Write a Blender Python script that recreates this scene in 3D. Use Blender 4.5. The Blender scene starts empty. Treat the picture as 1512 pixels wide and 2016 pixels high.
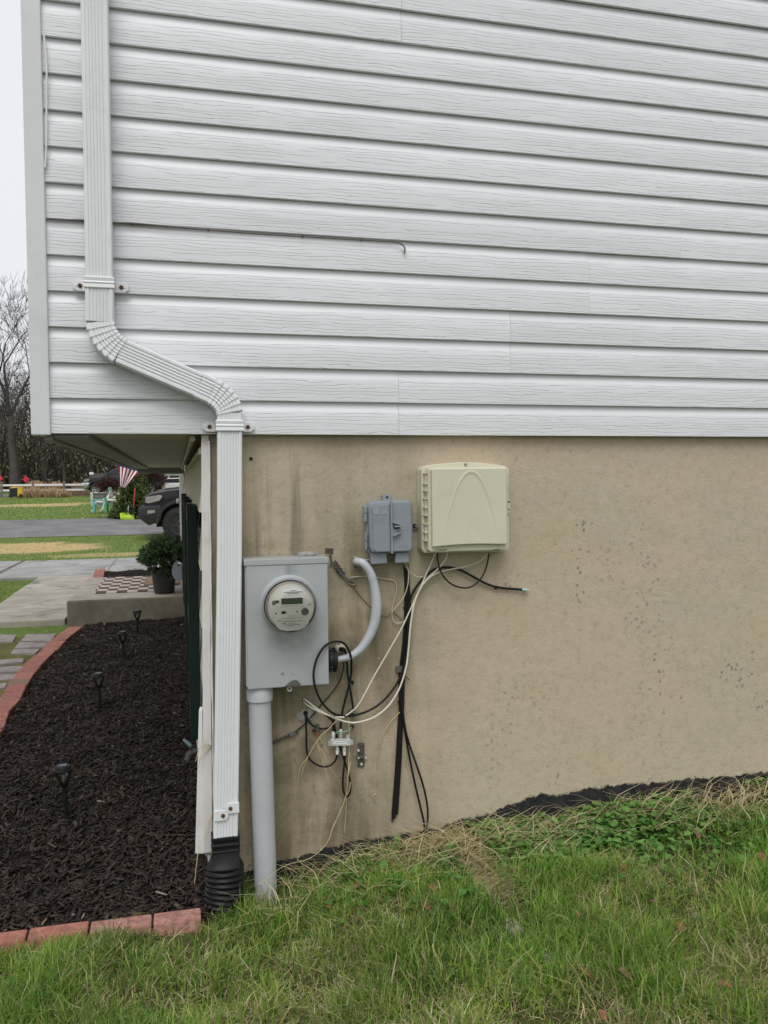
import bpy, bmesh, math, random
import numpy as np
from mathutils import Vector, Matrix
random.seed(7)
rng = np.random.default_rng(11)
R = math.radians
S = bpy.context.scene
COL = S.collection

# ------------------------------------------------------------------ camera
F = 1640.0                      # focal length in photo pixels (photo 1512 x 2016)
CAM = np.array([-0.105, -2.90, 1.40])
def _axes(vx=348.0, vy=952.0, slope=-0.0092):
    v = np.array([vx-756, vy-1008, F]); Y = v/np.linalg.norm(v)
    t = -(v@v)/(v[0]+slope*v[1])
    X = np.array([v[0]+t, v[1]+slope*t, F]); X /= np.linalg.norm(X)
    if X[0] < 0: X = -X
    return X, Y, np.cross(X, Y)
AX, AY, AZ = _axes()
cd = bpy.data.cameras.new('camera'); cam = bpy.data.objects.new('camera', cd); COL.objects.link(cam)
right = (AX[0], AY[0], AZ[0]); down = (AX[1], AY[1], AZ[1]); fwd = (AX[2], AY[2], AZ[2])
mw = Matrix(((right[0], -down[0], -fwd[0], CAM[0]), (right[1], -down[1], -fwd[1], CAM[1]), (right[2], -down[2], -fwd[2], CAM[2]), (0, 0, 0, 1)))
cam.matrix_world = mw
cd.sensor_fit = 'HORIZONTAL'; cd.sensor_width = 36.0; cd.lens = F/1512*36.0
cd.clip_start = 0.05; cd.clip_end = 2000
S.camera = cam
S.render.resolution_x = 768; S.render.resolution_y = 1024

S.cycles.max_bounces = 6; S.cycles.diffuse_bounces = 3; S.cycles.glossy_bounces = 3; S.cycles.transparent_max_bounces = 10
# measuring helpers: the place where a sight line meets a real plane of the place
def _ray(px, py):
    c = np.array([px-756, py-1008, F]); return np.array([c@AX, c@AY, c@AZ])
def PY(px, py, y): r = _ray(px, py); return CAM + r*(y-CAM[1])/r[1]
def PZ(px, py, z): r = _ray(px, py); return CAM + r*(z-CAM[2])/r[2]
def PX(px, py, x): r = _ray(px, py); return CAM + r*(x-CAM[0])/r[0]

# ------------------------------------------------------------------ world and light (overcast)
world = bpy.data.worlds.new('World'); S.world = world; world.use_nodes = True
wn = world.node_tree.nodes; wl = world.node_tree.links
bg = wn['Background']
sky = wn.new('ShaderNodeTexSky'); sky.sky_type = 'NISHITA'; sky.sun_disc = False
sky.sun_elevation = R(58); sky.sun_rotation = R(195); sky.dust_density = 4.0
hs = wn.new('ShaderNodeHueSaturation'); hs.inputs['Saturation'].default_value = 0.12
mixw = wn.new('ShaderNodeMix'); mixw.data_type = 'RGBA'; mixw.inputs['Factor'].default_value = 0.86
wl.new(sky.outputs[0], hs.inputs['Color']); wl.new(hs.outputs[0], mixw.inputs['A'])
cn = wn.new('ShaderNodeTexNoise'); cn.inputs['Scale'].default_value = 2.2; cn.inputs['Detail'].default_value = 5
wtc = wn.new('ShaderNodeTexCoord'); wl.new(wtc.outputs['Generated'], cn.inputs['Vector'])
cm_ = wn.new('ShaderNodeMix'); cm_.data_type = 'RGBA'; wl.new(cn.outputs[0], cm_.inputs['Factor'])     # the cloud layer, faintly uneven all over
cm_.inputs['A'].default_value = (8.3, 8.6, 9.3, 1); cm_.inputs['B'].default_value = (10.2, 10.3, 10.6, 1)
wl.new(cm_.outputs['Result'], mixw.inputs['B'])
wl.new(mixw.outputs['Result'], bg.inputs['Color']); bg.inputs['Strength'].default_value = 0.086
sd = bpy.data.lights.new('sun', 'SUN'); sun = bpy.data.objects.new('sun', sd); COL.objects.link(sun)
sd.energy = 1.4; sd.angle = R(36); sd.color = (1.0, 0.985, 0.96)
sun.rotation_euler = Vector((0.18, 0.52, -0.85)).to_track_quat('-Z', 'Y').to_euler()
sun.location = (-2, -6, 9)
S.view_settings.view_transform = 'Standard'; S.view_settings.look = 'None'
S.view_settings.exposure = 0.2; S.view_settings.gamma = 1.0; S.view_settings.use_curve_mapping = False

# ------------------------------------------------------------------ mesh helpers
ORG = {}
class MB:
    def __init__(s): s.v = []; s.f = []
    def add(s, vs, fs):
        o = len(s.v); s.v += [tuple(float(c) for c in p) for p in vs]; s.f += [tuple(i+o for i in f) for f in fs]; return s
    def box(s, x0, x1, y0, y1, z0, z1):
        return s.add([(x0,y0,z0),(x1,y0,z0),(x1,y1,z0),(x0,y1,z0),(x0,y0,z1),(x1,y0,z1),(x1,y1,z1),(x0,y1,z1)],
                     [(3,2,1,0),(4,5,6,7),(0,1,5,4),(1,2,6,5),(2,3,7,6),(3,0,4,7)])
    def hexa(s, b, t):      # four bottom points, four top points, same winding (ccw from above)
        return s.add(list(b)+list(t), [(3,2,1,0),(4,5,6,7),(0,1,5,4),(1,2,6,5),(2,3,7,6),(3,0,4,7)])
    def loft(s, rings, caps=True, closed=False):
        n = len(rings[0]); o = len(s.v)
        for r in rings: s.v += [tuple(float(c) for c in p) for p in r]
        m = len(rings)
        for i in range(m if closed else m-1):
            a = o+i*n; b = o+((i+1) % m)*n
            for j in range(n): s.f.append((a+j, a+(j+1) % n, b+(j+1) % n, b+j))
        if caps and not closed:
            s.f.append(tuple(o+j for j in range(n))[::-1]); s.f.append(tuple(o+(m-1)*n+j for j in range(n)))
        return s
    def prism(s, outline, y0, y1):      # (x, z) outline, extruded along y
        return s.loft([[(x, y0, z) for x, z in outline], [(x, y1, z) for x, z in outline]])
    def prism_x(s, outline, x0, x1):    # (y, z) outline, extruded along x
        return s.loft([[(x0, y, z) for y, z in outline], [(x1, y, z) for y, z in outline]])
    def prism_z(s, outline, z0, z1):
        return s.loft([[(x, y, z0) for x, y in outline], [(x, y, z1) for x, y in outline]])
    def tube(s, pts, r, n=8, flat=1.0, caps=True):
        pts = [Vector([float(c) for c in p]) for p in pts]; m = len(pts)
        rr = r if hasattr(r, '__len__') else [r]*m
        T = []
        for i in range(m):
            d = pts[min(i+1, m-1)]-pts[max(i-1, 0)]
            T.append(d.normalized() if d.length > 1e-9 else Vector((0,0,1)))
        up = Vector((0, 1, 0)) if abs(T[0].y) < .9 else Vector((1, 0, 0))
        nrm = (up-T[0]*up.dot(T[0])).normalized(); rings = []
        for i in range(m):
            nrm = (nrm-T[i]*nrm.dot(T[i])).normalized(); b = T[i].cross(nrm)
            rings.append([pts[i]+(nrm*math.cos(2*math.pi*k/n)*flat+b*math.sin(2*math.pi*k/n))*rr[i] for k in range(n)])
        return s.loft(rings, caps)
    def lathe(s, prof, c, axis='z', n=24, caps=True):   # prof: (radius, height along axis)
        rings = []
        for r, h in prof:
            ring = []
            for k in range(n):
                a = 2*math.pi*k/n; u, w = r*math.cos(a), r*math.sin(a)
                if axis == 'z': p = (c[0]+u, c[1]+w, c[2]+h)
                elif axis == 'y': p = (c[0]+u, c[1]+h, c[2]+w)
                else: p = (c[0]+h, c[1]+u, c[2]+w)
                ring.append(p)
            rings.append(ring)
        return s.loft(rings, caps)

def obj(name, mb, mat, parent=None, label=None, cat=None, group=None, kind=None, bevel=0, seg=2, smooth=False, angle=35, recenter=True, fix=True):
    me = bpy.data.meshes.new(name)
    if isinstance(mb, MB):
        V = np.array(mb.v, dtype=float)
    root = parent
    if parent is not None:
        org = ORG[parent]
    else:
        lo, hi = V.min(0), V.max(0); org = np.array([(lo[0]+hi[0])/2, (lo[1]+hi[1])/2, lo[2]])
    me.from_pydata([tuple(p) for p in (V-org)], [], mb.f); me.update()
    if fix or bevel:
        bm = bmesh.new(); bm.from_mesh(me)
        if fix: bmesh.ops.recalc_face_normals(bm, faces=bm.faces)
        if bevel:
            ed = [e for e in bm.edges if len(e.link_faces) == 2 and e.calc_face_angle(0) > R(28)]
            bmesh.ops.bevel(bm, geom=ed, offset=bevel, segments=seg, profile=.6, affect='EDGES', clamp_overlap=True)
        bm.to_mesh(me); bm.free()
    if smooth:
        me.polygons.foreach_set('use_smooth', [True]*len(me.polygons)); me.set_sharp_from_angle(angle=R(angle))
    me.materials.append(mat)
    o = bpy.data.objects.new(name, me); COL.objects.link(o)
    if parent is not None: o.parent = parent
    else: o.location = org
    ORG[o] = org
    if label: o['label'] = label
    if cat: o['category'] = cat
    if group: o['group'] = group
    if kind: o['kind'] = kind
    return o

def thing(name, label, cat, loc=(0,0,0), group=None):
    o = bpy.data.objects.new(name, None); COL.objects.link(o); o.location = loc
    o.empty_display_size = .1
    o['label'] = label; o['category'] = cat
    if group: o['group'] = group
    ORG[o] = np.array(loc, dtype=float); return o

def array_mesh(name, V, Fq, mat, col=None, smooth=False, **props):
    """V (n,3); Fq list of (k,m) index arrays; col (n,3) per vertex colour"""
    me = bpy.data.meshes.new(name)
    loops = np.concatenate([f.ravel() for f in Fq]); sizes = np.concatenate([np.full(len(f), f.shape[1]) for f in Fq])
    starts = np.concatenate([[0], np.cumsum(sizes)[:-1]])
    me.vertices.add(len(V)); me.vertices.foreach_set('co', V.astype(np.float32).ravel())
    me.loops.add(len(loops)); me.loops.foreach_set('vertex_index', loops.astype(np.int32))
    me.polygons.add(len(sizes)); me.polygons.foreach_set('loop_start', starts.astype(np.int32))
    if smooth: me.polygons.foreach_set('use_smooth', np.ones(len(sizes), dtype=bool))
    me.update(calc_edges=True)
    if col is not None:
        at = me.color_attributes.new('col', 'FLOAT_COLOR', 'POINT')
        at.data.foreach_set('color', np.concatenate([col, np.ones((len(col), 1))], 1).astype(np.float32).ravel())
    me.materials.append(mat)
    o = bpy.data.objects.new(name, me); COL.objects.link(o); ORG[o] = np.zeros(3)
    for k, v in props.items(): o[k] = v
    return o

def crom(P, per=8):
    P = [np.array(p, float) for p in P]; P = [2*P[0]-P[1]]+P+[2*P[-1]-P[-2]]; out = []
    for i in range(1, len(P)-2):
        a, b, c, d = P[i-1:i+3]
        for k in range(per):
            t = k/per; out.append(.5*((2*b)+(c-a)*t+(2*a-5*b+4*c-d)*t*t+(3*b-a-3*c+d)*t**3))
    out.append(P[-2]); return out

_tab = rng.random((6, 128, 128))
def vn(x, y, sc, k=0):
    x = np.asarray(x, float)*sc+17.3; y = np.asarray(y, float)*sc+9.1
    xi = np.floor(x).astype(int); yi = np.floor(y).astype(int); fx = x-xi; fy = y-yi
    fx = fx*fx*(3-2*fx); fy = fy*fy*(3-2*fy); T = _tab[k]
    g = lambda a, b: T[a % 128, b % 128]
    return (g(xi,yi)*(1-fx)+g(xi+1,yi)*fx)*(1-fy)+(g(xi,yi+1)*(1-fx)+g(xi+1,yi+1)*fx)*fy

# ------------------------------------------------------------------ materials
def nt(name):
    m = bpy.data.materials.new(name); m.use_nodes = True
    n = m.node_tree.nodes; l = m.node_tree.links
    return m, n, l, n['Principled BSDF']
class NB:
    """small node builder"""
    def __init__(s, n, l): s.n = n; s.l = l
    def put(s, sock, val):
        if val is None: return
        if hasattr(val, 'is_output') or isinstance(val, bpy.types.NodeSocket): s.l.new(val, sock)
        else: sock.default_value = val
    def pos(s): return s.n.new('ShaderNodeNewGeometry').outputs['Position']
    def objc(s): return s.n.new('ShaderNodeTexCoord').outputs['Object']
    def mapv(s, v, scale=(1,1,1), loc=(0,0,0), rot=(0,0,0)):
        m = s.n.new('ShaderNodeMapping'); s.l.new(v, m.inputs[0]); m.inputs['Scale'].default_value = scale
        m.inputs['Location'].default_value = loc; m.inputs['Rotation'].default_value = rot; return m.outputs[0]
    def noise(s, v, scale, detail=3, rough=.55, dist=0):
        t = s.n.new('ShaderNodeTexNoise'); s.l.new(v, t.inputs['Vector']); t.inputs['Scale'].default_value = scale
        t.inputs['Detail'].default_value = detail; t.inputs['Roughness'].default_value = rough; t.inputs['Distortion'].default_value = dist
        return t.outputs[0]
    def vor(s, v, scale, out='Distance', rnd=1.0, feature='F1'):
        t = s.n.new('ShaderNodeTexVoronoi'); t.feature = feature; s.l.new(v, t.inputs['Vector']); t.inputs['Scale'].default_value = scale
        t.inputs['Randomness'].default_value = rnd; return t.outputs[out]
    def math(s, op, a, b=None, c=None, clamp=False):
        m = s.n.new('ShaderNodeMath'); m.operation = op; m.use_clamp = clamp
        s.put(m.inputs[0], a); s.put(m.inputs[1], b); s.put(m.inputs[2], c); return m.outputs[0]
    def ramp(s, v, a, b, lo=0.0, hi=1.0):
        m = s.n.new('ShaderNodeMapRange'); m.interpolation_type = 'SMOOTHSTEP'; s.put(m.inputs[0], v)
        m.inputs[1].default_value = a; m.inputs[2].default_value = b; m.inputs[3].default_value = lo; m.inputs[4].default_value = hi
        return m.outputs[0]
    def mix(s, f, a, b):
        m = s.n.new('ShaderNodeMix'); m.data_type = 'RGBA'; s.put(m.inputs['Factor'], f)
        s.put(m.inputs['A'], (*a, 1) if isinstance(a, tuple) else a); s.put(m.inputs['B'], (*b, 1) if isinstance(b, tuple) else b)
        return m.outputs['Result']
    def sep(s, v):
        x = s.n.new('ShaderNodeSeparateXYZ'); s.l.new(v, x.inputs[0]); return x.outputs
    def comb(s, x, y, z):
        c = s.n.new('ShaderNodeCombineXYZ'); s.put(c.inputs[0], x); s.put(c.inputs[1], y); s.put(c.inputs[2], z); return c.outputs[0]
    def bump(s, h, strength, dist, normal=None):
        b = s.n.new('ShaderNodeBump'); s.put(b.inputs['Height'], h); b.inputs['Strength'].default_value = strength
        b.inputs['Distance'].default_value = dist
        if normal: s.l.new(normal, b.inputs['Normal'])
        return b.outputs[0]

def mat(name, col, rough=.6, metal=0.0, var=.12, vscale=6.0, bump=0.0, bscale=60.0, bdist=.002, dirt=None, dscale=3.0, damount=.4, spec=.5):
    m, n, l, p = nt(name); b = NB(n, l); v = b.objc()
    c = b.mix(b.ramp(b.noise(v, vscale, 5, .6), .3, .7), tuple(x*(1-var) for x in col), tuple(min(1, x*(1+var)) for x in col))
    if dirt:
        c = b.mix(b.ramp(b.noise(v, dscale, 6, .65, .4), .5, .72, 0, damount), c, dirt)
    l.new(c, p.inputs['Base Color']); p.inputs['Metallic'].default_value = metal
    l.new(b.ramp(b.noise(v, vscale*1.7, 4), .2, .8, max(0, rough-.1), min(1, rough+.1)), p.inputs['Roughness'])
    p.inputs['Specular IOR Level'].default_value = spec
    if bump: l.new(b.bump(b.noise(v, bscale, 4), bump, bdist), p.inputs['Normal'])
    return m

# vinyl siding: embossed wood grain on the flat face of every course
Z0, CH = 1.565, 0.1143
def siding_mat(name, grain=True, col=(.705,.717,.732)):
    m, n, l, p = nt(name); b = NB(n, l); ps = b.pos()
    oi = n.new('ShaderNodeObjectInfo')
    x, y, z = b.sep(ps)
    off = b.math('MULTIPLY', oi.outputs['Random'], 37.0)
    xs = b.math('ADD', x, off)
    big = b.noise(b.comb(b.math('MULTIPLY', xs, .9), off, b.math('MULTIPLY', z, 5.0)), 1.0, 4, .6)
    c = b.mix(b.ramp(big, .3, .7), tuple(k*.955 for k in col), tuple(k*1.03 for k in col))
    rnd = b.math('MULTIPLY', b.math('SUBTRACT', oi.outputs['Random'], .5), .05)
    hsv = n.new('ShaderNodeHueSaturation'); l.new(c, hsv.inputs['Color']); l.new(b.math('ADD', rnd, 1.0), hsv.inputs['Value'])
    c = hsv.outputs[0]
    # dirt: sparse soft specks and a grey film
    dirt = b.ramp(b.noise(b.comb(b.math('MULTIPLY', xs, 6.0), off, b.math('MULTIPLY', z, 14.0)), 1.0, 6, .7), .58, .8, 0, .22)
    c = b.mix(dirt, c, (.42,.43,.40))
    spk = b.ramp(b.vor(b.comb(b.math('MULTIPLY', xs, 5.0), off, b.math('MULTIPLY', z, 5.0)), 1.0), .012, .02, .5, 0)
    c = b.mix(spk, c, (.12,.11,.09))
    if grain:
        warp = b.noise(b.comb(b.math('MULTIPLY', xs, 5.0), off, b.math('MULTIPLY', z, 26.0)), 1.0, 3, .6)
        ph = b.math('ADD', b.math('MULTIPLY', z, 560.0), b.math('MULTIPLY', warp, 17.0))
        line = b.ramp(b.math('SINE', ph), .80, .99)
        brk = b.ramp(b.noise(b.comb(b.math('MULTIPLY', xs, 4.0), off, b.math('MULTIPLY', z, 75.0)), 1.0, 2), .36, .50)
        fr = b.math('FRACT', b.math('DIVIDE', b.math('SUBTRACT', z, Z0), CH))
        face = b.ramp(fr, .66, .74, 1, .12)
        g = b.math('MULTIPLY', b.math('MULTIPLY', line, brk), face)
        fine = b.noise(b.comb(b.math('MULTIPLY', xs, 14.0), off, b.math('MULTIPLY', z, 420.0)), 1.0, 2)
        h = b.math('SUBTRACT', b.math('MULTIPLY', b.math('MULTIPLY', fine, face), .25), g)
        h = b.math('ADD', h, b.math('MULTIPLY', b.noise(b.comb(b.math('MULTIPLY', xs, 3.0), off, b.math('MULTIPLY', z, 9.0)), 1.0, 1), 2.2))
        l.new(b.bump(h, .75, .0016), p.inputs['Normal'])
        c = b.mix(b.math('MULTIPLY', g, .17), c, (.30,.31,.32))     # grooves also darkened in the colour, to make the embossing show
    l.new(c, p.inputs['Base Color']); p.inputs['Roughness'].default_value = .42
    p.inputs['Specular IOR Level'].default_value = .45
    return m

TARX = [-1, .22, .5, .8, 1.0, 1.19, 1.62, 2.23, 4]; TARZ = [-.2, .066, .104, .118, .150, .200, .205, .197, .27]
def stucco_mat():
    m, n, l, p = nt('stucco_parging'); b = NB(n, l); ps = b.pos(); x, y, z = b.sep(ps)
    # trowel swirls: arcs round scattered centres
    pw = n.new('ShaderNodeVectorMath'); pw.operation = 'ADD'; l.new(ps, pw.inputs[0])
    nz = n.new('ShaderNodeTexNoise'); l.new(ps, nz.inputs['Vector']); nz.inputs['Scale'].default_value = 1.6; nz.inputs['Detail'].default_value = 2
    sc = n.new('ShaderNodeVectorMath'); sc.operation = 'SCALE'; l.new(nz.outputs['Color'], sc.inputs[0]); sc.inputs['Scale'].default_value = .12
    l.new(sc.outputs[0], pw.inputs[1]); pv = pw.outputs[0]
    d1 = b.vor(pv, 2.6); d2 = b.vor(b.mapv(pv, loc=(3.3, 0, 1.7)), 1.7)
    ph1 = b.math('ADD', b.math('MULTIPLY', d1, 190.0), b.math('MULTIPLY', b.noise(ps, 7, 2), 5.0))
    ph2 = b.math('ADD', b.math('MULTIPLY', d2, 230.0), b.math('MULTIPLY', b.noise(ps, 8, 2), 5.0))
    s1 = b.math('MULTIPLY', b.math('SINE', ph1), b.ramp(b.noise(b.mapv(ps, loc=(5,0,2)), 3.2, 3), .52, .70))
    s2 = b.math('MULTIPLY', b.math('SINE', ph2), b.ramp(b.noise(b.mapv(ps, loc=(1,0,7)), 2.6, 3), .53, .72))
    sand = b.noise(ps, 210, 2, .8); med = b.noise(ps, 30, 4, .72); lump = b.noise(ps, 8, 1)
    h = b.math('ADD', b.math('MULTIPLY', b.math('ADD', s1, s2), .06), b.math('MULTIPLY', med, .8))
    h = b.math('ADD', h, b.math('MULTIPLY', sand, .42)); h = b.math('ADD', h, b.math('MULTIPLY', lump, .9))
    # colour: pinkish tan and greenish tan areas
    tone = b.ramp(b.noise(b.mapv(ps, scale=(1.0,1,1.3)), 1.7, 4, .55, .6), .38, .62)
    c = b.mix(tone, (.505,.412,.302), (.458,.408,.292))
    c = b.mix(b.ramp(b.noise(b.mapv(ps, loc=(9,0,4)), 2.6, 4, .6, .5), .52, .74, 0, .55), c, (.49,.39,.22))
    c = b.mix(b.ramp(b.noise(b.mapv(ps, loc=(4,0,9)), 7, 4, .65, .4), .50, .74, 0, .22), c, (.33,.28,.20))
    c = b.mix(b.ramp(med, .35, .72, 0, .42), c, (.58,.49,.38))
    c = b.mix(b.ramp(med, .28, .46, .36, 0), c, (.26,.215,.15))
    c = b.mix(b.ramp(sand, .53, .75, 0, .5), c, (.20,.165,.12))
    c = b.mix(b.ramp(sand, .28, .44, .35, 0), c, (.62,.54,.43))
    c = b.mix(b.ramp(b.math('ADD', s1, s2), .3, .9, 0, .08), c, (.30,.25,.19))
    # damp olive staining round the services on the left and streaks running down the wall
    xm = b.math('MULTIPLY', b.ramp(x, .45, 1.0, 1, 0), b.ramp(z, 1.05, 1.45, 1, .35))
    st = b.ramp(b.noise(b.mapv(ps, scale=(7,1,1.1)), 1.0, 5, .6, .3), .40, .66)
    st2 = b.ramp(b.noise(ps, 3.4, 5, .62, .4), .30, .62)
    c = b.mix(b.math('MULTIPLY', xm, b.math('MULTIPLY', b.math('ADD', b.math('MULTIPLY', st, .55), b.math('MULTIPLY', st2, .55)), .95)), c, (.150,.128,.075))
    streak = b.math('MULTIPLY', b.ramp(b.noise(b.mapv(ps, scale=(11,1,.5)), 1.0, 4, .6), .56, .70, 0, .55), b.ramp(x, .2, .95, 1, .0))
    c = b.mix(streak, c, (.10,.095,.075))
    c = b.mix(b.math('MULTIPLY', b.ramp(x, .0, .10, .65, 0), b.ramp(b.noise(ps, 6, 4), .2, .6, .5, 1)), c, (.20,.165,.105))
    # mildew specks in drifts
    area = b.ramp(b.noise(b.mapv(ps, scale=(2.4,1,.9), loc=(2.2,0,.4)), 1.35, 2, .55), .56, .68, 0, .7)
    for (u, v, rx, rz, k) in ((1140, 1110, .05, .20, 1), (1150, 1035, .04, .03, 1), (1290, 1320, .045, .12, 1), (1450, 1310, .13, .10, .9), (1500, 1375, .04, .06, 1), (1230, 1110, .16, .12, .5), (1085, 1520, .10, .05, .8), (1330, 1370, .10, .04, .8), (1010, 1140, .05, .06, .6), (620, 1470, .12, .20, .7), (690, 1550, .06, .14, .8), (560, 1120, .25, .10, .5)):
        q = PY(u, v, 0); dx = b.math('DIVIDE', b.math('SUBTRACT', x, float(q[0])), rx); dz = b.math('DIVIDE', b.math('SUBTRACT', z, float(q[2])), rz)
        area = b.math('MAXIMUM', area, b.ramp(b.math('ADD', b.math('MULTIPLY', dx, dx), b.math('MULTIPLY', dz, dz)), .3, 1.4, k, 0))
    pd = n.new('ShaderNodeVectorMath'); pd.operation = 'ADD'; l.new(ps, pd.inputs[0])
    nz2 = n.new('ShaderNodeTexNoise'); l.new(ps, nz2.inputs['Vector']); nz2.inputs['Scale'].default_value = 40; nz2.inputs['Detail'].default_value = 3
    sc2 = n.new('ShaderNodeVectorMath'); sc2.operation = 'SCALE'; l.new(nz2.outputs['Color'], sc2.inputs[0]); sc2.inputs['Scale'].default_value = .03
    l.new(sc2.outputs[0], pd.inputs[1])
    vs = n.new('ShaderNodeTexVoronoi'); l.new(pd.outputs[0], vs.inputs['Vector']); vs.inputs['Scale'].default_value = 40
    pick = b.math('GREATER_THAN', b.sep(vs.outputs['Color'])[0], .32)
    sp = b.math('MULTIPLY', b.math('MULTIPLY', b.ramp(vs.outputs['Distance'], .15, .42, 1, 0), pick), area)
    vs2 = n.new('ShaderNodeTexVoronoi'); l.new(pd.outputs[0], vs2.inputs['Vector']); vs2.inputs['Scale'].default_value = 9
    pick2 = b.math('GREATER_THAN', b.sep(vs2.outputs['Color'])[1], .78)
    sp2 = b.math('MULTIPLY', b.math('MULTIPLY', b.ramp(vs2.outputs['Distance'], .07, .16, 1, 0), pick2), b.ramp(b.noise(ps, 2, 3), .42, .58))
    c = b.mix(b.math('MULTIPLY', b.math('MAXIMUM', sp, sp2), .66), c, (.125,.118,.098))
    chip = b.ramp(b.vor(b.mapv(ps, loc=(.7,.0,.2)), 11), .022, .036, .8, 0)
    c = b.mix(chip, c, (.72,.68,.60))
    # tar coat near the ground with a brushed ragged edge
    cv = n.new('ShaderNodeFloatCurve'); cm = cv.mapping; cu = cm.curves[0]
    pts = [((tx+1)/5.0, tz+.3) for tx, tz in zip(TARX, TARZ)]
    while len(cu.points) < len(pts): cu.points.new(.5, .5)
    for q, (a, bb) in zip(cu.points, pts): q.location = (a, bb); q.handle_type = 'VECTOR'
    cm.update(); l.new(b.math('DIVIDE', b.math('ADD', x, 1.0), 5.0), cv.inputs['Value'])
    zt = b.math('SUBTRACT', cv.outputs[0], .3)
    rag = b.math('ADD', b.math('MULTIPLY', b.math('SUBTRACT', b.noise(b.mapv(ps, scale=(.7,1,1)), 13, 5, .72), .5), .075), b.math('MULTIPLY', b.math('SUBTRACT', b.noise(b.mapv(ps, scale=(.6,1,1.2)), 80, 3, .75), .5), .030))
    tar = b.ramp(b.math('SUBTRACT', z, b.math('ADD', zt, rag)), -.005, .005, 1, 0)
    tar = b.math('MULTIPLY', tar, b.ramp(b.noise(ps, 55, 4, .75), .60, .74, 1, .5))
    c = b.mix(tar, c, b.mix(b.ramp(b.noise(ps, 25, 4, .7), .4, .65), (.018,.018,.020), (.034,.033,.033)))
    l.new(c, p.inputs['Base Color']); p.inputs['Roughness'].default_value = .88; p.inputs['Specular IOR Level'].default_value = .25
    l.new(b.bump(h, .7, .0050), p.inputs['Normal'])
    return m

def attr_mat(name, rough=.6, trans=.25, spec=.35, metal=0):
    m, n, l, p = nt(name); a = n.new('ShaderNodeVertexColor'); a.layer_name = 'col'
    l.new(a.outputs[0], p.inputs['Base Color']); p.inputs['Roughness'].default_value = rough; p.inputs['Specular IOR Level'].default_value = spec
    if trans:
        t = n.new('ShaderNodeBsdfTranslucent'); l.new(a.outputs[0], t.inputs['Color']); x = n.new('ShaderNodeMixShader'); x.inputs[0].default_value = trans
        l.new(p.outputs[0], x.inputs[1]); l.new(t.outputs[0], x.inputs[2]); l.new(x.outputs[0], n['Material Output'].inputs[0])
    return m
def glass_mat(name, col=(1,1,1), alpha=.12, rough=.05):
    m, n, l, p = nt(name)
    t = n.new('ShaderNodeBsdfTransparent'); t.inputs[0].default_value = (*col, 1); g = n.new('ShaderNodeBsdfGlossy'); g.inputs['Roughness'].default_value = rough
    fr = n.new('ShaderNodeFresnel'); fr.inputs[0].default_value = 1.45
    b = NB(n, l); x = n.new('ShaderNodeMixShader'); l.new(b.math('ADD', b.math('MULTIPLY', fr.outputs[0], .8), alpha, clamp=True), x.inputs[0])
    l.new(t.outputs[0], x.inputs[1]); l.new(g.outputs[0], x.inputs[2]); l.new(x.outputs[0], n['Material Output'].inputs[0]); return m
def ground_mat(name, ca, cb, cc, s1=1.2, s2=14, straw=None, bump=.6, bdist=.02):
    m, n, l, p = nt(name); b = NB(n, l); ps = b.pos()
    c = b.mix(b.ramp(b.noise(ps, s1, 5, .6), .35, .65), ca, cb)
    c = b.mix(b.ramp(b.noise(ps, s2, 5, .7), .5, .72), c, cc)
    if straw:
        x, y, z = b.sep(ps)
        c = b.mix(b.ramp(y, .2, 1.5, .85, 0), c, b.mix(b.ramp(b.noise(ps, 9, 4, .7), .4, .6), (.060,.047,.024), (.085,.082,.034)))
        wob = b.math('MULTIPLY', b.math('SUBTRACT', b.noise(ps, .9, 5, .65), .5), 1.5)
        for (cx, cy, rx, ry, a) in straw:
            dx = b.math('DIVIDE', b.math('SUBTRACT', x, cx), rx); dy = b.math('DIVIDE', b.math('SUBTRACT', y, cy), ry)
            r2 = b.math('ADD', b.math('ADD', b.math('MULTIPLY', dx, dx), b.math('MULTIPLY', dy, dy)), wob)
            c = b.mix(b.math('MULTIPLY', b.ramp(r2, .55, 1.1, a, 0), b.ramp(b.noise(ps, 5, 4, .7), .3, .55, .35, 1)), c, (.50,.36,.18))
    l.new(c, p.inputs['Base Color']); p.inputs['Roughness'].default_value = .95; p.inputs['Specular IOR Level'].default_value = .1
    l.new(b.bump(b.noise(ps, 30, 5, .7), bump, bdist), p.inputs['Normal']); return m

MT = {}
MT['siding'] = siding_mat('vinyl_siding')
MT['post'] = mat('vinyl_trim', (.64,.65,.66), .45, var=.04, vscale=2, dirt=(.35,.36,.33), dscale=5, damount=.18)
MT['stucco'] = stucco_mat()
MT['soffit'] = mat('soffit_vinyl', (.50,.475,.42), .5, var=.05, dirt=(.25,.23,.19), damount=.3)
MT['channel'] = mat('soffit_channel', (.22,.23,.22), .5, var=.08)
MT['cream'] = mat('cream_siding', (.60,.55,.46), .5, var=.06, dirt=(.3,.26,.2), damount=.25)
MT['trim_old'] = mat('weathered_white_trim', (.68,.66,.635), .6, var=.06, dirt=(.30,.27,.20), dscale=7, damount=.3, bump=.2)
MT['alu'] = mat('painted_aluminium', (.735,.745,.755), .36, var=.03, vscale=3, dirt=(.45,.46,.44), dscale=6, damount=.22)
MT['alu_lower'] = MT['alu']
MT['screw'] = mat('rusty_screw', (.11,.05,.025), .8, .3)
MT['meter_grey'] = mat('grey_enamel_steel', (.375,.390,.390), .42, var=.06, vscale=4, dirt=(.25,.27,.25), dscale=7, damount=.35)
MT['conduit'] = mat('grey_pvc', (.455,.470,.490), .5, var=.04, vscale=4, dirt=(.30,.32,.30), dscale=5, damount=.3)
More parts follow.
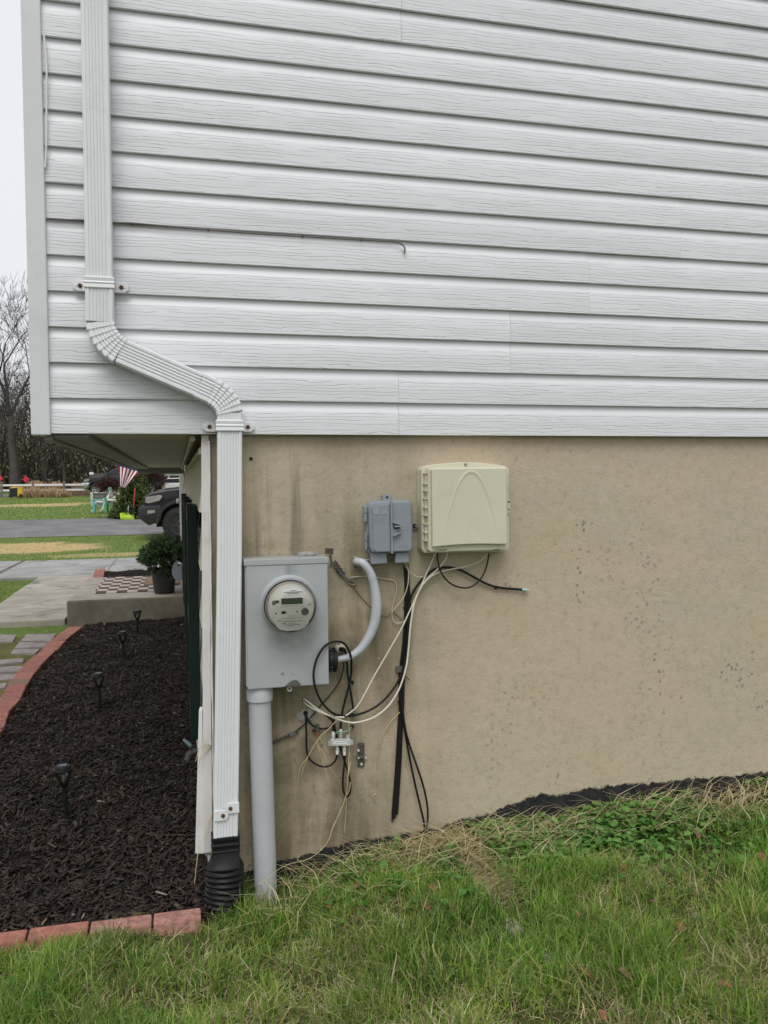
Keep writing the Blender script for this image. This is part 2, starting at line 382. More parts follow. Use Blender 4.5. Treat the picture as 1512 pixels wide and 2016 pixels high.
MT['box_grey'] = mat('grey_plastic', (.245,.27,.30), .48, var=.05, vscale=8, dirt=(.34,.36,.39), dscale=6, damount=.35)
MT['beige'] = mat('beige_plastic', (.615,.585,.445), .45, var=.035, vscale=4, dirt=(.45,.42,.28), dscale=9, damount=.22)
MT['beige_dk'] = mat('beige_plastic_label', (.44,.42,.29), .5)
MT['black'] = mat('black_plastic', (.010,.010,.011), .5, var=.3, spec=.25)
MT['coax'] = mat('black_cable_jacket', (.010,.010,.011), .48, var=.3, spec=.28)
MT['white_wire'] = mat('white_cable_jacket', (.66,.62,.52), .5, var=.08, dirt=(.4,.34,.2), damount=.4)
MT['cream_wire'] = mat('cream_wire_jacket', (.56,.51,.38), .5, var=.1)
MT['grey_sheath'] = mat('grey_cable_sheath', (.46,.475,.50), .5, var=.08, vscale=12, bump=.3, bscale=30, dirt=(.3,.31,.32), dscale=20)
MT['old_wire'] = mat('tarnished_wire', (.25,.22,.15), .5, .5)
MT['green_wire'] = mat('green_ground_wire', (.20,.36,.32), .5)
MT['steel'] = mat('zinc_steel', (.58,.57,.56), .4, .25, var=.15, vscale=30)
MT['dull_steel'] = mat('dull_steel', (.13,.125,.115), .6, .35, var=.3, vscale=20, dirt=(.10,.07,.05))
MT['bronze'] = mat('tarnished_bracket', (.13,.115,.085), .5, .6, var=.3, vscale=30)
MT['copper'] = mat('copper', (.50,.24,.11), .4, .8)
MT['cement'] = mat('cement_patch', (.30,.29,.27), .95, var=.2, vscale=30, bump=.8, bscale=60, bdist=.01)
MT['meter_face'] = mat('meter_face_plate', (.66,.65,.57), .5, var=.03)
MT['paper'] = mat('white_label', (.74,.74,.72), .6, var=.03)
MT['ink'] = mat('printed_ink', (.07,.07,.07), .7)
MT['lcd'] = mat('lcd_panel', (.055,.075,.050), .25)
MT['lcd_seg'] = mat('lcd_segment', (.02,.09,.04), .4)
MT['clear'] = glass_mat('clear_cover', alpha=.035)
MT['ring'] = mat('meter_ring_metal', (.42,.44,.45), .35, .6, var=.1)
MT['concrete'] = mat('concrete', (.33,.30,.255), .92, var=.2, vscale=3, bump=.4, bscale=80, dirt=(.11,.10,.085), dscale=2.0, damount=.7)
MT['concrete_side'] = mat('concrete_weathered', (.155,.135,.098), .95, var=.25, vscale=3, bump=.5, bscale=70, bdist=.004, dirt=(.07,.065,.045), dscale=2.5, damount=.6)
MT['paver'] = mat('paver_stone', (.235,.21,.20), .95, var=.2, vscale=14, bump=.4, bscale=60)
MT['asphalt'] = mat('asphalt', (.155,.150,.152), .8, var=.2, vscale=.8, bump=.5, bscale=120, dirt=(.07,.068,.07), dscale=.7, damount=.8)
MT['shutter'] = mat('dark_green_shutter', (.004,.015,.010), .5, var=.15, spec=.25)
MT['window_glass'] = mat('window_glass', (.03,.035,.04), .06)
MT['white_paint'] = mat('white_paint', (.74,.73,.71), .5, var=.05)
MT['roof'] = mat('roof_shingle', (.10,.095,.09), .95, var=.3, vscale=20)
BR = [mat('brick_red_a', (.315,.125,.092), .92, var=.28, vscale=45, bump=.9, bscale=70, bdist=.006, dirt=(.15,.09,.065), dscale=16, damount=.6),
      mat('brick_red_b', (.28,.105,.085), .92, var=.28, vscale=40, bump=.9, bscale=70, bdist=.006, dirt=(.14,.09,.07), dscale=14, damount=.6),
      mat('brick_rose', (.325,.155,.125), .92, var=.28, vscale=55, bump=.9, bscale=80, bdist=.006, dirt=(.48,.33,.28), dscale=40, damount=.6)]
MT['brick_brown'] = mat('brick_brown', (.19,.125,.085), .92, var=.16, vscale=22, bump=.5, bscale=90)

# ------------------------------------------------------------------ ground
_HX = [-9, -.60, -.25, -.08, .17, .5, 1.1, 2.2, 4, 9]; _HZ = [-.02, -.002, .012, .006, -.055, .040, .075, .115, .16, .23]
_FY = [-50, 5.5, 6.5, 13.6, 19.5, 27, 35, 60, 120, 300]; _FZ = [-.06, -.06, -.015, -.03, -.16, .08, .2, .42, 1.2, 4.0]
def H(x, y):
    x = np.asarray(x, float); y = np.asarray(y, float)
    side = np.interp(x, _HX, _HZ) - .03*np.clip(-y, 0, 8)
    front = np.interp(y, _FY, _FZ)
    k = np.clip((y+.25)/.4, 0, 1)*(x < .05)+np.clip(y/.4, 0, 1)*(x >= .05)
    return side*(1-k)+front*k
def sheet(name, xs, ys, zf, m, **kw):
    X, Y = np.meshgrid(xs, ys); Z = zf(X, Y); V = np.stack([X, Y, Z], -1).reshape(-1, 3)
    nx, ny = len(xs), len(ys); i = np.arange(nx*ny).reshape(ny, nx)
    Fq = np.stack([i[:-1,:-1], i[:-1,1:], i[1:,1:], i[1:,:-1]], -1).reshape(-1, 4)
    return array_mesh(name, V, [Fq], m, smooth=True, **kw)
xs = np.concatenate([np.linspace(-400,-30,10), np.linspace(-25,-3,23), np.arange(-2.8,4.2,.06), np.linspace(5,30,20), np.linspace(40,400,10)])
ys = np.concatenate([np.linspace(-60,-5,12), np.arange(-4,.5,.06), np.linspace(.8,12,30), np.linspace(13,70,58), np.linspace(80,600,20)])
def ground_z(x, y):
    near = (np.abs(x-.7) < 4) & (y < .5) & (y > -4.2)
    return H(x, y) + np.where(near, (vn(x, y, 3.0)-.5)*.03 + (vn(x, y, 9.0, 1)-.5)*.018, 0)
straw = [(PZ(60, 1002, .1)[0], PZ(60, 1002, .1)[1], 3.2, 2.6, .95), (PZ(170, 997, .12)[0], PZ(170, 997, .12)[1], 2.2, 1.6, .7),
         (PZ(40, 1078, -.1)[0], PZ(40, 1078, -.1)[1], 2.1, 2.2, .95), (PZ(230, 1093, -.08)[0], PZ(230, 1093, -.08)[1], 1.5, .8, .6), (PZ(190, 1006, .1)[0]+.5, 29.0, 1.3, 1.0, .5)]
MT['lawn_soil'] = ground_mat('lawn_ground', (.090,.150,.032), (.125,.175,.042), (.24,.21,.09), straw=straw)
obj_ground = sheet('ground', xs, ys, ground_z, MT['lawn_soil'], kind='structure')
# driveway
dx0, dx1 = -40., 9.
nearY = PZ(0, 1065, -.15)[1]; farY = PZ(0, 1027, .08)[1]
yy = np.linspace(nearY, farY, 12); xx = np.linspace(dx0, dx1, 50)
sheet('driveway', xx, yy, lambda x, y: H(x, y)+.012+(vn(x, y, .6)-.5)*.01, MT['asphalt'], kind='structure')
# far road in front of the fence line
sheet('road', np.linspace(-90, 60, 40), np.linspace(66.5, 73, 4), lambda x, y: H(x, y)+.02, MT['asphalt'], kind='structure')

# concrete walk: one base with a slab for every bay
def slab_walk(name, bays, z, m):
    base = MB()
    x0 = min(q[0] for q in bays); x1 = max(q[1] for q in bays); y0 = min(q[2] for q in bays); y1 = max(q[3] for q in bays)
    base.box(x0+.03, x1-.03, y0+.03, y1-.03, -.16, z-.02)
    b = obj(name, base, MT['concrete_side'], kind='structure')
    for q in bays:
        s = MB().box(q[0]+.006, q[1]-.006, q[2]+.006, q[3]-.006, -.13, z+random.uniform(-.006, .006))
        obj('slab', s, m, b, bevel=.012)
slab_walk('walkway', [(-2.13,-1.23,6.08,7.25), (-2.13,-1.23,7.25,8.2), (-2.13,-1.23,8.2,9.3), (-2.13,-1.23,9.3,10.35)], .035, MT['concrete'])
MT['concrete_grey'] = mat('concrete_grey', (.30,.295,.285), .9, var=.2, vscale=1.5, bump=.4, bscale=60, dirt=(.12,.115,.10), dscale=2.0, damount=.75)
slab_walk('cross_walk', [(-6.2,-4.4,10.4,13.3), (-4.4,-2.85,10.4,13.3), (-2.8,-1.2,10.4,13.3), (-1.2,.4,10.4,13.3), (.4,2.0,10.4,13.3)], .03, MT['concrete_grey'])

# ------------------------------------------------------------------ house
house = thing('house', 'white sided house with overhanging upper floor above a tan parged foundation', 'house', (0,0,0))
WX, WD, TOPZ = 7.0, 9.0, 5.0
obj('foundation_wall', MB().box(0, WX, 0, WD, -.6, Z0+.06), MT['stucco'], house)
obj('wall_core', MB().box(-.485, WX, -.004, 6.15, Z0+.03, TOPZ), MT['post'], house)
# clapboards (dutch lap): every course, split where the photograph shows a joint
prof = [(-.008, 1.04), (-.0185, 1.00), (-.0200, .88), (-.0235, .78), (-.0268, .725), (-.0285, .68), (-.0305, .35), (-.0315, .01), (-.0305, .0), (-.0275, -.004), (-.0215, -.004), (-.0205, .02)]
SEAM = {0: 785, 1: 785, 2: 1005, 3: 1005, 4: 1160, 5: 1160, 6: 1340, 7: 1340, 12: 790, 13: 790}
NC = 29
XL = -.510
for i in range(NC):
    z = Z0+i*CH
    cuts = []
    if i in SEAM: cuts.append(PY(SEAM[i], 860-64*i-30, -.03)[0])
    else: cuts.append([3.1, 2.6, 3.6, 2.9][(i//2) % 4])
    cuts.append(cuts[0]+3.66)
    ends = [XL]+[c for c in cuts if c < WX-.1]+[WX]
    for k in range(len(ends)-1):
        dy = .0014 if k % 2 == 0 else 0
        mb = MB().prism_x([(p[0]-dy, z+p[1]*CH) for p in prof], ends[k]+(.0006 if k else 0), ends[k+1]-.0006)
        obj('siding_board', mb, MT['siding'], house, smooth=True, angle=20)
# corner post
a = PY(61, 853, -.045); bb = PY(99, 850, -.045)
obj('corner_post', MB().prism_z([(a[0],-.046),(bb[0],-.046),(bb[0],-.014),(bb[0]-.01,-.002),(a[0]+.02,.0),(a[0],.05)], Z0-.006, TOPZ), MT['post'], house, bevel=.004)
XF = a[0]
# overhang: soffit panels, outer channel, front wall of the upper storey
obj('front_upper_wall', MB().box(XF+.022, XF+.0595, .052, 6.15, Z0-.004, TOPZ), MT['siding'], house)
for i in range(NC):
    z = Z0+i*CH
    obj('front_upper_board', MB().prism([(XF+.036+p[0], z+p[1]*CH) for p in prof], .053, 6.149), MT['siding'], house, smooth=True, angle=20)
obj('soffit_channel', MB().box(XF+.06, XF+.17, -.001, 6.15, Z0-.014, Z0+.02), MT['channel'], house, bevel=.004)
obj('soffit_lip', MB().box(XF+.035, XF+.0595, -.001, 6.15, Z0-.022, Z0-.006), MT['channel'], house, bevel=.003)
y = .0
for k in range(8):
    y1 = y+.766
    obj('soffit_panel', MB().box(XF+.171, -.03, y+.002, y1-.002, Z0+.004, Z0+.024), MT['soffit'], house, bevel=.003)
    y = y1
obj('end_fascia', MB().box(XF+.06, -.03, 6.131, 6.17, Z0-.06, Z0+.003), MT['channel'], house)
obj('soffit_moulding', MB().tube([(-.050, .03, Z0-.012), (-.050, 6.1, Z0-.012)], .010, 10), MT['soffit'], house, smooth=True)
# lower front wall in cream lap siding, seen almost edge on
lap = .2
for k in range(9):
    z = -.10+k*lap
    zt = min(z+lap, Z0-.03)
    obj('front_siding_board', MB().prism([(-.003, z), (-.031, z), (-.029, z+.02), (-.012, zt), (-.003, zt)], .03, WD), MT['cream'], house)
# corner trim board at the foundation corner
t0 = [PY(396, 862, -.006)[0], PY(411, 862, -.006)[0]]; t1 = [PY(401, 1680, -.006)[0], PY(419, 1680, -.006)[0]]
zt = PY(400, 1680, -.006)[2]
obj('corner_trim', MB().add([(t1[0],-.008,zt),(t1[1],-.008,zt),(t1[1]-.006,.0,zt),(t1[0]+.004,.09,zt),(t0[0],-.008,Z0),(t0[1],-.008,Z0),(t0[1]-.006,.0,Z0),(t0[0]+.004,.09,Z0)],
    [(3,2,1,0),(4,5,6,7),(0,1,5,4),(1,2,6,5),(2,3,7,6),(3,0,4,7)]), MT['trim_old'], house, bevel=.003)
obj('trim_tail', MB().hexa([(-.066,.012,.12),(-.034,.004,.12),(-.030,.05,.12),(-.062,.06,.12)], [(-.045,.012,.62),(-.034,.004,.62),(-.030,.05,.62),(-.040,.06,.62)]), MT['trim_old'], house, bevel=.002)
bead = crom([PY(411.5+.35*math.sin(k*2.1)+k*.75, 868+k*56, -.012) for k in range(15)], 4)
obj('caulk_bead', MB().tube(bead, [.0030+.0006*math.sin(k*1.3)+.0005*math.sin(k*.41) for k in range(len(bead))], 7), MT['white_paint'], house, smooth=True)
# windows with dark green shutters on the front wall
def shutter(y0, w):
    s = MB().box(-.070, -.032, y0, y0+.05, .42, 1.315); s.box(-.070, -.032, y0+w-.05, y0+w, .42, 1.315)
    for z0, z1 in ((.42, .50), (.83, .90), (1.245, 1.315)): s.box(-.069, -.033, y0+.0505, y0+w-.0505, z0, z1)
    sh = obj('shutter', s, MT['shutter'], house, bevel=.003)
    sl = MB()
    for zz in np.arange(.505, 1.24, .036):
        if .82 < zz+.03 and zz < .90: continue
        sl.hexa([(-.050,y0+.051,zz),(-.050,y0+w-.051,zz),(-.044,y0+w-.051,zz),(-.044,y0+.051,zz)][::-1], [(-.064,y0+.051,zz+.03),(-.064,y0+w-.051,zz+.03),(-.058,y0+w-.051,zz+.03),(-.058,y0+.051,zz+.03)][::-1])
    l = obj('louvre', sl, MT['shutter'], sh); l['kind'] = 'stuff'
for y0 in (.33, 1.55, 2.45, 4.0): shutter(y0, .40)
for y0, y1 in ((.76, 1.52), (2.88, 3.97)):
    f = MB()
    f.box(-.060, -.031, y0, y0+.06, .44, 1.30); f.box(-.060, -.031, y1-.06, y1, .44, 1.30)
    f.box(-.059, -.031, y0+.061, y1-.061, .44, .50); f.box(-.059, -.031, y0+.061, y1-.061, 1.24, 1.30); f.box(-.057, -.031, y0+.061, y1-.061, .85, .89)
    w = obj('window', f, MT['white_paint'], house, bevel=.003)
    obj('pane', MB().box(-.040, -.034, y0+.062, y1-.062, .502, .848), MT['window_glass'], w)
    obj('pane', MB().box(-.040, -.034, y0+.062, y1-.062, .892, 1.238), MT['window_glass'], w)
# entrance door on the stoop
d = obj('door', MB().box(-.05, -.031, 6.75, 7.65, .24, 2.2), MT['shutter'], house, bevel=.004)
obj('door_frame', MB().box(-.075, -.031, 6.62, 6.745, .235, 2.28), MT['white_paint'], house, bevel=.004)
obj('door_frame', MB().box(-.075, -.031, 7.655, 7.78, .235, 2.28), MT['white_paint'], house, bevel=.004)
obj('door_handle', MB().lathe([(.012,0),(.012,-.03),(.03,-.035),(.03,-.055),(.02,-.065)], (-.05, 6.83, 1.2), 'x', 12), MT['steel'], d, smooth=True)
obj('end_trim', MB().box(-.045, 0, WD-.1, WD+.01, -.05, Z0), MT['trim_old'], house)
# roof far above the frame
obj('roof', MB().prism_x([(-.25,TOPZ-.02),(WD/2,TOPZ+1.9),(WD+.3,TOPZ-.02),(WD+.3,TOPZ+.1),(WD/2,TOPZ+2.05),(-.25,TOPZ+.1)], XF-.3, WX+.3), MT['roof'], house)
obj('upper_wall_rear', MB().box(0.004, WX-.004, 6.16, WD-.01, Z0+.065, TOPZ), MT['siding'], house)
obj('bolt_hole', MB().lathe([(.0045,-.0015),(.006,-.004),(.003,-.006)], (PY(494,903,0)[0], 0, PY(494,903,0)[2]), 'y', 10), MT['black'], house)

# ------------------------------------------------------------------ downspout
ds = thing('downspout', 'white ribbed downspout jogging sideways down the left of the house wall', 'downspout', (.03, -.07, .2))
DW, DD = .0815, .058
def ds_section(sc=1.0, ribs=True):
    w, d = DW/2*sc, DD/2*sc
    pts = []
    front = []
    nr = 5
    g = [-.62, -.36, -.12, .12, .36, .62]
    front.append((-w+.004, -d)); 
    if ribs:
        for q in g[:-0 or None]:
            c = q*w; front += [(c-.0042, -d), (c-.0022, -d+.0032), (c+.0022, -d+.0032), (c+.0042, -d)]
    front.append((w-.004, -d))
    back = [(w, -d+.004), (w, d-.004), (w-.004, d), (-w+.004, d), (-w, d-.004), (-w, -d+.004)]
    return front+back
DY = -.034-DD/2-.012
def sweep(path, scales, ribs=True):
    rings = []; m = len(path)
    for i, (x, z) in enumerate(path):
        a = np.array(path[max(i-1, 0)]); b = np.array(path[min(i+1, m-1)]); t = (b-a)/np.linalg.norm(b-a)
        nrm = np.array([-t[1], t[0]])           # t points down, so this is +x for a vertical pipe
        rings.append([(x+nrm[0]*u, DY+v, z+nrm[1]*u) for u, v in ds_section(scales[i], ribs)])
    return MB().loft(rings)
fy = DY-DD/2
def DP(px, py): q = PY(px, py, fy); return (q[0], q[2])
def seg(p, q, n=2): return [tuple(np.array(p)+(np.array(q)-np.array(p))*k/(n-1)) for k in range(n)]
A0 = DP(191, 0); A0 = (A0[0], TOPZ-.02); A1 = DP(195, 560); A2 = DP(195.5, 632)
B0 = DP(236, 690); B1 = DP(391, 757); B2 = DP(417, 769); C0 = DP(452.5, 812); C1 = DP(452.5, 840); C2 = DP(444.5, 1652)
obj('upper_pipe', sweep(seg(A0, DP(194.6, 548), 6), [1]*6), MT['alu'], ds, smooth=True, angle=18)
obj('elbow_sleeve', sweep(seg(DP(194.8, 549), A2, 3), [1.045]*3), MT['alu'], ds, smooth=True, angle=18)
def elbow(p0, p1, ctrl, name):
    path = []; sc = []
    n = 6
    for k in range(n):
        for h in (0, .92):
            t = (k+h)/n
            q = (1-t)**2*np.array(p0)+2*t*(1-t)*np.array(ctrl)+t*t*np.array(p1)
            path.append(tuple(q)); sc.append(1.0 if h == 0 else 1.085)
    path.append(p1); sc.append(1.0)
    e = sweep(path, sc); obj(name, e, MT['alu'], ds, smooth=True, angle=18)
elbow(A2, B0, DP(203, 672), 'upper_elbow')
obj('offset_pipe', sweep(seg(B0, B1, 4), [1.0]*4), MT['alu'], ds, smooth=True, angle=18)
obj('offset_sleeve', sweep(seg(tuple(np.array(B1)*.985+np.array(B2)*.015), B2, 3), [1.045]*3), MT['alu'], ds, smooth=True, angle=18)
elbow(B2, C0, DP(449, 786), 'lower_elbow')
obj('elbow_collar', sweep(seg(C0, C1, 3), [1.0]*3), MT['alu'], ds, smooth=True, angle=18)
low = crom([(*DP(452.6, 842), 0), (*DP(452.2, 1100), 0), (*DP(448.5, 1380), 0), (*C2, 0)], 5)
obj('lower_pipe', sweep([(q[0], q[1]) for q in low], [.985]*len(low)), MT['alu'], ds, smooth=True, angle=18)
def strap(px, py, ears, tilt=0.0):
    x, z = DP(px, py); h = .019
    w = DW/2*1.06; d = DD/2*1.06
    mb = MB()
    rings = []
    for zz, o in ((-h, 0.0), (-h+.003, .0035), (-.004, .0015), (0, .004), (.004, .0015), (h-.003, .0035), (h, 0.0)):
        rings.append([(x-w-o, DY-d-o, z+zz), (x+w+o, DY-d-o, z+zz), (x+w+o, DY+d, z+zz), (x-w-o, DY+d, z+zz)])
    mb.loft(rings)
    s = obj('strap', mb, MT['alu'], ds, bevel=.0015)
    for sx in ears:
        e = .017; L = .042; x0 = x+sx*(w+.002); x1 = x+sx*(w+L)
        ol = [(x0, z-e), (x1-sx*.012, z-e), (x1, z-e*.45), (x1, z+e*.45), (x1-sx*.012, z+e), (x0, z+e)]
        if sx < 0: ol = ol[::-1]
        tb = obj('strap_tab', MB().prism(ol, -.0475, -.0335), MT['alu'], s, bevel=.0022)
        obj('strap_rib', MB().box(min(x0, x1)+.006, max(x0, x1)-.008, -.0492, -.0477, z-.0016, z+.0016), MT['alu'], s)
        obj('screw', MB().lathe([(.0070,-.0477),(.0064,-.0515),(.003,-.0530)], (x+sx*(w+L*.48), 0, z), 'y', 12), MT['screw'], s, smooth=True)
strap(195.3, 556, (-1, 1)); strap(452.6, 838, (-1, 1))
# bottom strap: two overlapping tabs screwed to the face of the pipe
x, z = DP(446, 1597); yf = DY-DD/2*1.0-.001
for (xa, xb, dz, sx) in ((x-DW/2-.001, x+.006, -.012, 1), (x-.004, x+DW/2+.001, .010, -1)):
    e = .018
    ol = [(xa, z+dz-e), (xb-(.01 if sx > 0 else 0), z+dz-e), (xb, z+dz-e*.4), (xb, z+dz+e*.4), (xb-(.01 if sx > 0 else 0), z+dz+e), (xa, z+dz+e)]
    if sx < 0: ol = [(xa, z+dz-e*.4), (xa+.01, z+dz-e), (xb, z+dz-e), (xb, z+dz+e), (xa+.01, z+dz+e), (xa, z+dz+e*.4)]
    s = obj('strap', MB().prism(ol, yf-.0035-(.001 if sx < 0 else 0), yf+.001), MT['alu'], ds, bevel=.0018)
    obj('screw', MB().lathe([(.0068,-.004),(.006,-.008),(.003,-.010)], ((xa+xb)/2+sx*.006, yf, z+dz), 'y', 12), MT['screw'], s, smooth=True)

# black corrugated drain at its foot
dr = thing('drain_adapter', 'black corrugated drain pipe adapter at the foot of the white downspout', 'drain pipe', (.02, -.08, -.06))
x, z = C2
cb = MB(); rings = []
for zz, k in ((.006,1.04),(.006,1.14),(-.004,1.14),(-.006,1.06),(-.016,1.06),(-.018,1.15),(-.026,1.15),(-.028,1.07),(-.038,1.07),(-.040,1.16),(-.046,1.16)):
    rings.append([(x+DW/2*k*sx, DY+DD/2*(k+.05)*sy, z+zz) for sx, sy in ((-1,-1),(1,-1),(1,1),(-1,1))])
cb.loft(rings); obj('collar', cb, MT['black'], dr, bevel=.002)
# shoulder from rectangle to circle
def rect_ring(n, w, d, cx, cy, z, k):     # k=0 rectangle, k=1 circle of radius w
    out = []
    for i in range(n):
        a = 2*math.pi*i/n; c, s_ = math.cos(a), math.sin(a); m = max(abs(c)/1, abs(s_)/1)
        out.append((cx+w*((1-k)*c/m+k*c), cy+d*((1-k)*s_/m+k*s_), z))
    return out
rings = [rect_ring(32, DW/2*1.1, DD/2*1.2, x, DY, z-.046, 0), rect_ring(32, DW/2*1.12, DD/2*1.4, x-.001, DY-.002, z-.075, .15), rect_ring(32, .060, .055, x-.003, DY-.008, z-.094, .8), rect_ring(32, .064, .062, x-.004, DY-.010, z-.102, 1)]
obj('shoulder', MB().loft(rings), MT['black'], dr, smooth=True)
pth = []; rad = []
top = Vector((x-.004, DY-.010, z-.100)); end = Vector((*PY(425, 1800, DY-.03)[:1], DY-.045, -.085))
nb = 11
for k in range(nb*6+1):
    t = k/(nb*6); p_ = top.lerp(end, t); p_.x -= .010*math.sin(t*math.pi)*(-1); pth.append(p_)
    ph = (k % 6); rad.append((.0645 if ph in (0,) else .0585 if ph in (2,3,4) else .0635)+.002*t)
obj('corrugated_pipe', MB().tube(pth, rad, 28), MT['black'], dr, smooth=True, angle=60)

# ------------------------------------------------------------------ electric meter and conduit
def OL(pts, y): return [(q[0], q[2]) for q in (PY(px, py, y) for px, py in pts)]
def pprism(pts, yf, yb): return MB().prism(OL(pts, yf), yf, yb)
def rrect(x0, x1, z0, z1, r, n=5):
    o = []
    for cx, cz, a0 in ((x1-r, z0+r, -90), (x1-r, z1-r, 0), (x0+r, z1-r, 90), (x0+r, z0+r, 180)):
        for k in range(n+1):
            a = R(a0+90*k/n); o.append((cx+r*math.cos(a), cz+r*math.sin(a)))
    return o
def bars(mb, rows, y, d=.0006):       # rows of (x0, x1, z, h): printed lines
    for x0, x1, z, h in rows: mb.box(x0, x1, y-d, y, z-h/2, z+h/2)
    return mb
YM = -.105
m0 = PY(485.5, 1355, YM); m1 = PY(648, 1349, YM); mt = PY(485.5, 1103, YM); mtr = PY(649, 1100, YM)
mx0, mx1, mz0, mz1 = m0[0], m1[0], (m0[2]+m1[2])/2, (mt[2]+mtr[2])/2
meter = thing('electric_meter', 'grey steel electric meter box with a round glass meter beside the downspout', 'electric meter', (mx0, 0, mz0))
enc = obj('enclosure', MB().box(mx0, mx1, YM+.006, -.001, mz0+.004, mz1-.004), MT['meter_grey'], meter, bevel=.004)
def cover_mat():
    m, n, l, p = nt('stained_enamel_cover'); b = NB(n, l); ps = b.pos(); x, y, z = b.sep(ps)
    c = b.mix(b.ramp(b.noise(ps, 9, 5, .6), .3, .7), (.36,.375,.375), (.395,.41,.41))
    q = PY(571, 1135, YM); w = b.math('ABSOLUTE', b.math('SUBTRACT', x, float(q[0])+.003))
    st = b.math('MULTIPLY', b.math('MULTIPLY', b.ramp(w, .004, .030, 1, 0), b.ramp(z, float(q[2])-.06, float(q[2])+.02, 0, 1)), b.ramp(b.noise(b.mapv(ps, scale=(3,1,.6)), 22, 4, .6), .3, .62))
    c = b.mix(b.math('MULTIPLY', st, .65), c, (.17,.205,.235))
    q2 = PY(571, 1262, YM); dx = b.math('DIVIDE', b.math('SUBTRACT', x, float(q2[0])), .085); dz = b.math('DIVIDE', b.math('SUBTRACT', z, float(q2[2])), .05)
    sm = b.math('MULTIPLY', b.ramp(b.math('ADD', b.math('MULTIPLY', dx, dx), b.math('MULTIPLY', dz, dz)), .1, 1.2, .5, 0), b.ramp(b.noise(ps, 14, 4), .35, .65))
    c = b.mix(sm, c, (.20,.215,.215))
    c = b.mix(b.ramp(b.noise(ps, 26, 5, .7), .60, .76, 0, .5), c, (.24,.25,.25))
    c = b.mix(b.ramp(b.vor(ps, 30), .03, .06, .6, 0), c, (.17,.16,.155))
    l.new(c, p.inputs['Base Color']); p.inputs['Roughness'].default_value = .45; return m
obj('cover', MB().box(mx0+.005, mx1-.001, YM-.002, YM+.0055, mz0, mz1-.018), cover_mat(), meter, bevel=.0025)
obj('top_flange', MB().box(mx0-.003, mx1+.003, YM-.004, -.002, mz1-.0175, mz1+.004), MT['meter_grey'], meter, bevel=.003)
mc = PY(571, 1193, -.155); mxc, mzc = mc[0], mc[2]
obj('cover_collar', MB().lathe([(0.0991, YM-.0015), (0.0954, YM-.005), (0.0921, YM-.008), (0.0902, YM-.022), (0.0870, YM-.023)], (mxc+.003, 0, mzc), 'y', 48), MT['meter_grey'], meter, smooth=True, angle=50)
obj('sealing_ring', MB().lathe([(0.0874, YM-.010), (0.0898, YM-.018), (0.0898, YM-.034), (0.0874, YM-.038), (0.0842, YM-.038)], (mxc+.002, 0, mzc), 'y', 48), MT['ring'], meter, smooth=True)
glassm = obj('meter_body', MB().lathe([(0.0856, YM-.02), (0.0853, YM-.048), (0.0832, YM-.052)], (mxc, 0, mzc), 'y', 48), MT['black'], meter, smooth=True)
yfp = YM-.072
obj('meter_skirt', MB().lathe([(0.0827, YM-.045), (0.0818, YM-.060), (0.0790, YM-.070)], (mxc, 0, mzc), 'y', 48), mat('meter_skirt_plastic', (.36,.31,.25), .5), glassm, smooth=True)
obj('face_plate', MB().lathe([(0.0785, YM-.06), (.0765, yfp)], (mxc, 0, mzc), 'y', 48), MT['meter_face'], glassm, smooth=True, angle=20)
ft = yfp-.0003
def MX(px): return PY(px, 1194, yfp)[0]
def MZ(py): return PY(571, py, yfp)[2]
# photo crop 500..640 x 1130..1260 at 10.8x
cx_ = lambda u: MX(500+u/10.8); cz_ = lambda v: MZ(1130+v/10.8)
fp = glassm
obj('barcode_sticker', MB().hexa([(cx_(605),ft,cz_(452)),(cx_(1035),ft,cz_(440)),(cx_(1035),ft+.001,cz_(440)),(cx_(605),ft+.001,cz_(452))], [(cx_(612),ft,cz_(325)),(cx_(1020),ft,cz_(315)),(cx_(1020),ft+.001,cz_(315)),(cx_(612),ft+.001,cz_(325))]), MT['paper'], fp)
obj('display_bezel', MB().box(cx_(560), cx_(1055), ft-.002, ft+.001, cz_(668), cz_(490)), MT['paper'], fp, bevel=.0008)
obj('display', MB().box(cx_(580), cx_(1038), ft-.0026, ft-.0015, cz_(642), cz_(512)), MT['lcd'], fp)
obj('nameplate', MB().prism([(cx_(470),cz_(1110)),(cx_(560),cz_(1180)),(cx_(700),cz_(1212)),(cx_(950),cz_(1205)),(cx_(1080),cz_(1150)),(cx_(1160),cz_(1060)),(cx_(1160),cz_(850)),(cx_(465),cz_(850))], ft-.0004, ft+.001), mat('nameplate_print', (.66,.65,.59), .5), fp)
ink = MB(); y2 = ft-.0005
bars(ink, [(cx_(640), cx_(1030), cz_(385), .0034), (cx_(770), cx_(905), cz_(350), .0018), (cx_(705), cx_(965), cz_(412), .0020),
  (cx_(590), cx_(1030), cz_(940), .0014), (cx_(620), cx_(1010), cz_(1004), .0022), (cx_(600), cx_(672), cz_(1050), .0038), (cx_(740), cx_(905), cz_(1052), .0014),
  (cx_(690), cx_(945), cz_(1080), .0018), (cx_(740), cx_(860), cz_(1105), .0011), (cx_(500), cx_(600), cz_(975), .0010), (cx_(500), cx_(590), cz_(992), .0010), (cx_(915), cx_(1000), cz_(1092), .0010)], y2)
obj('printed_lines', ink, mat('faded_print', (.26,.26,.25), .7), fp)
blk = MB()
blk.box(cx_(585), cx_(660), ft-.0015, ft, cz_(840), cz_(785)); blk.box(cx_(655), cx_(688), ft-.0013, ft, cz_(825), cz_(795)); blk.box(cx_(455), cx_(530), ft-.0013, ft, cz_(600), cz_(550))
for u, v in ((468, 826), (915, 804), (1183, 664)): blk.lathe([(.0026, 0), (.0022, -.0012)], (cx_(u), ft, cz_(v)), 'y', 10)
obj('optical_port', blk, MT['black'], fp)
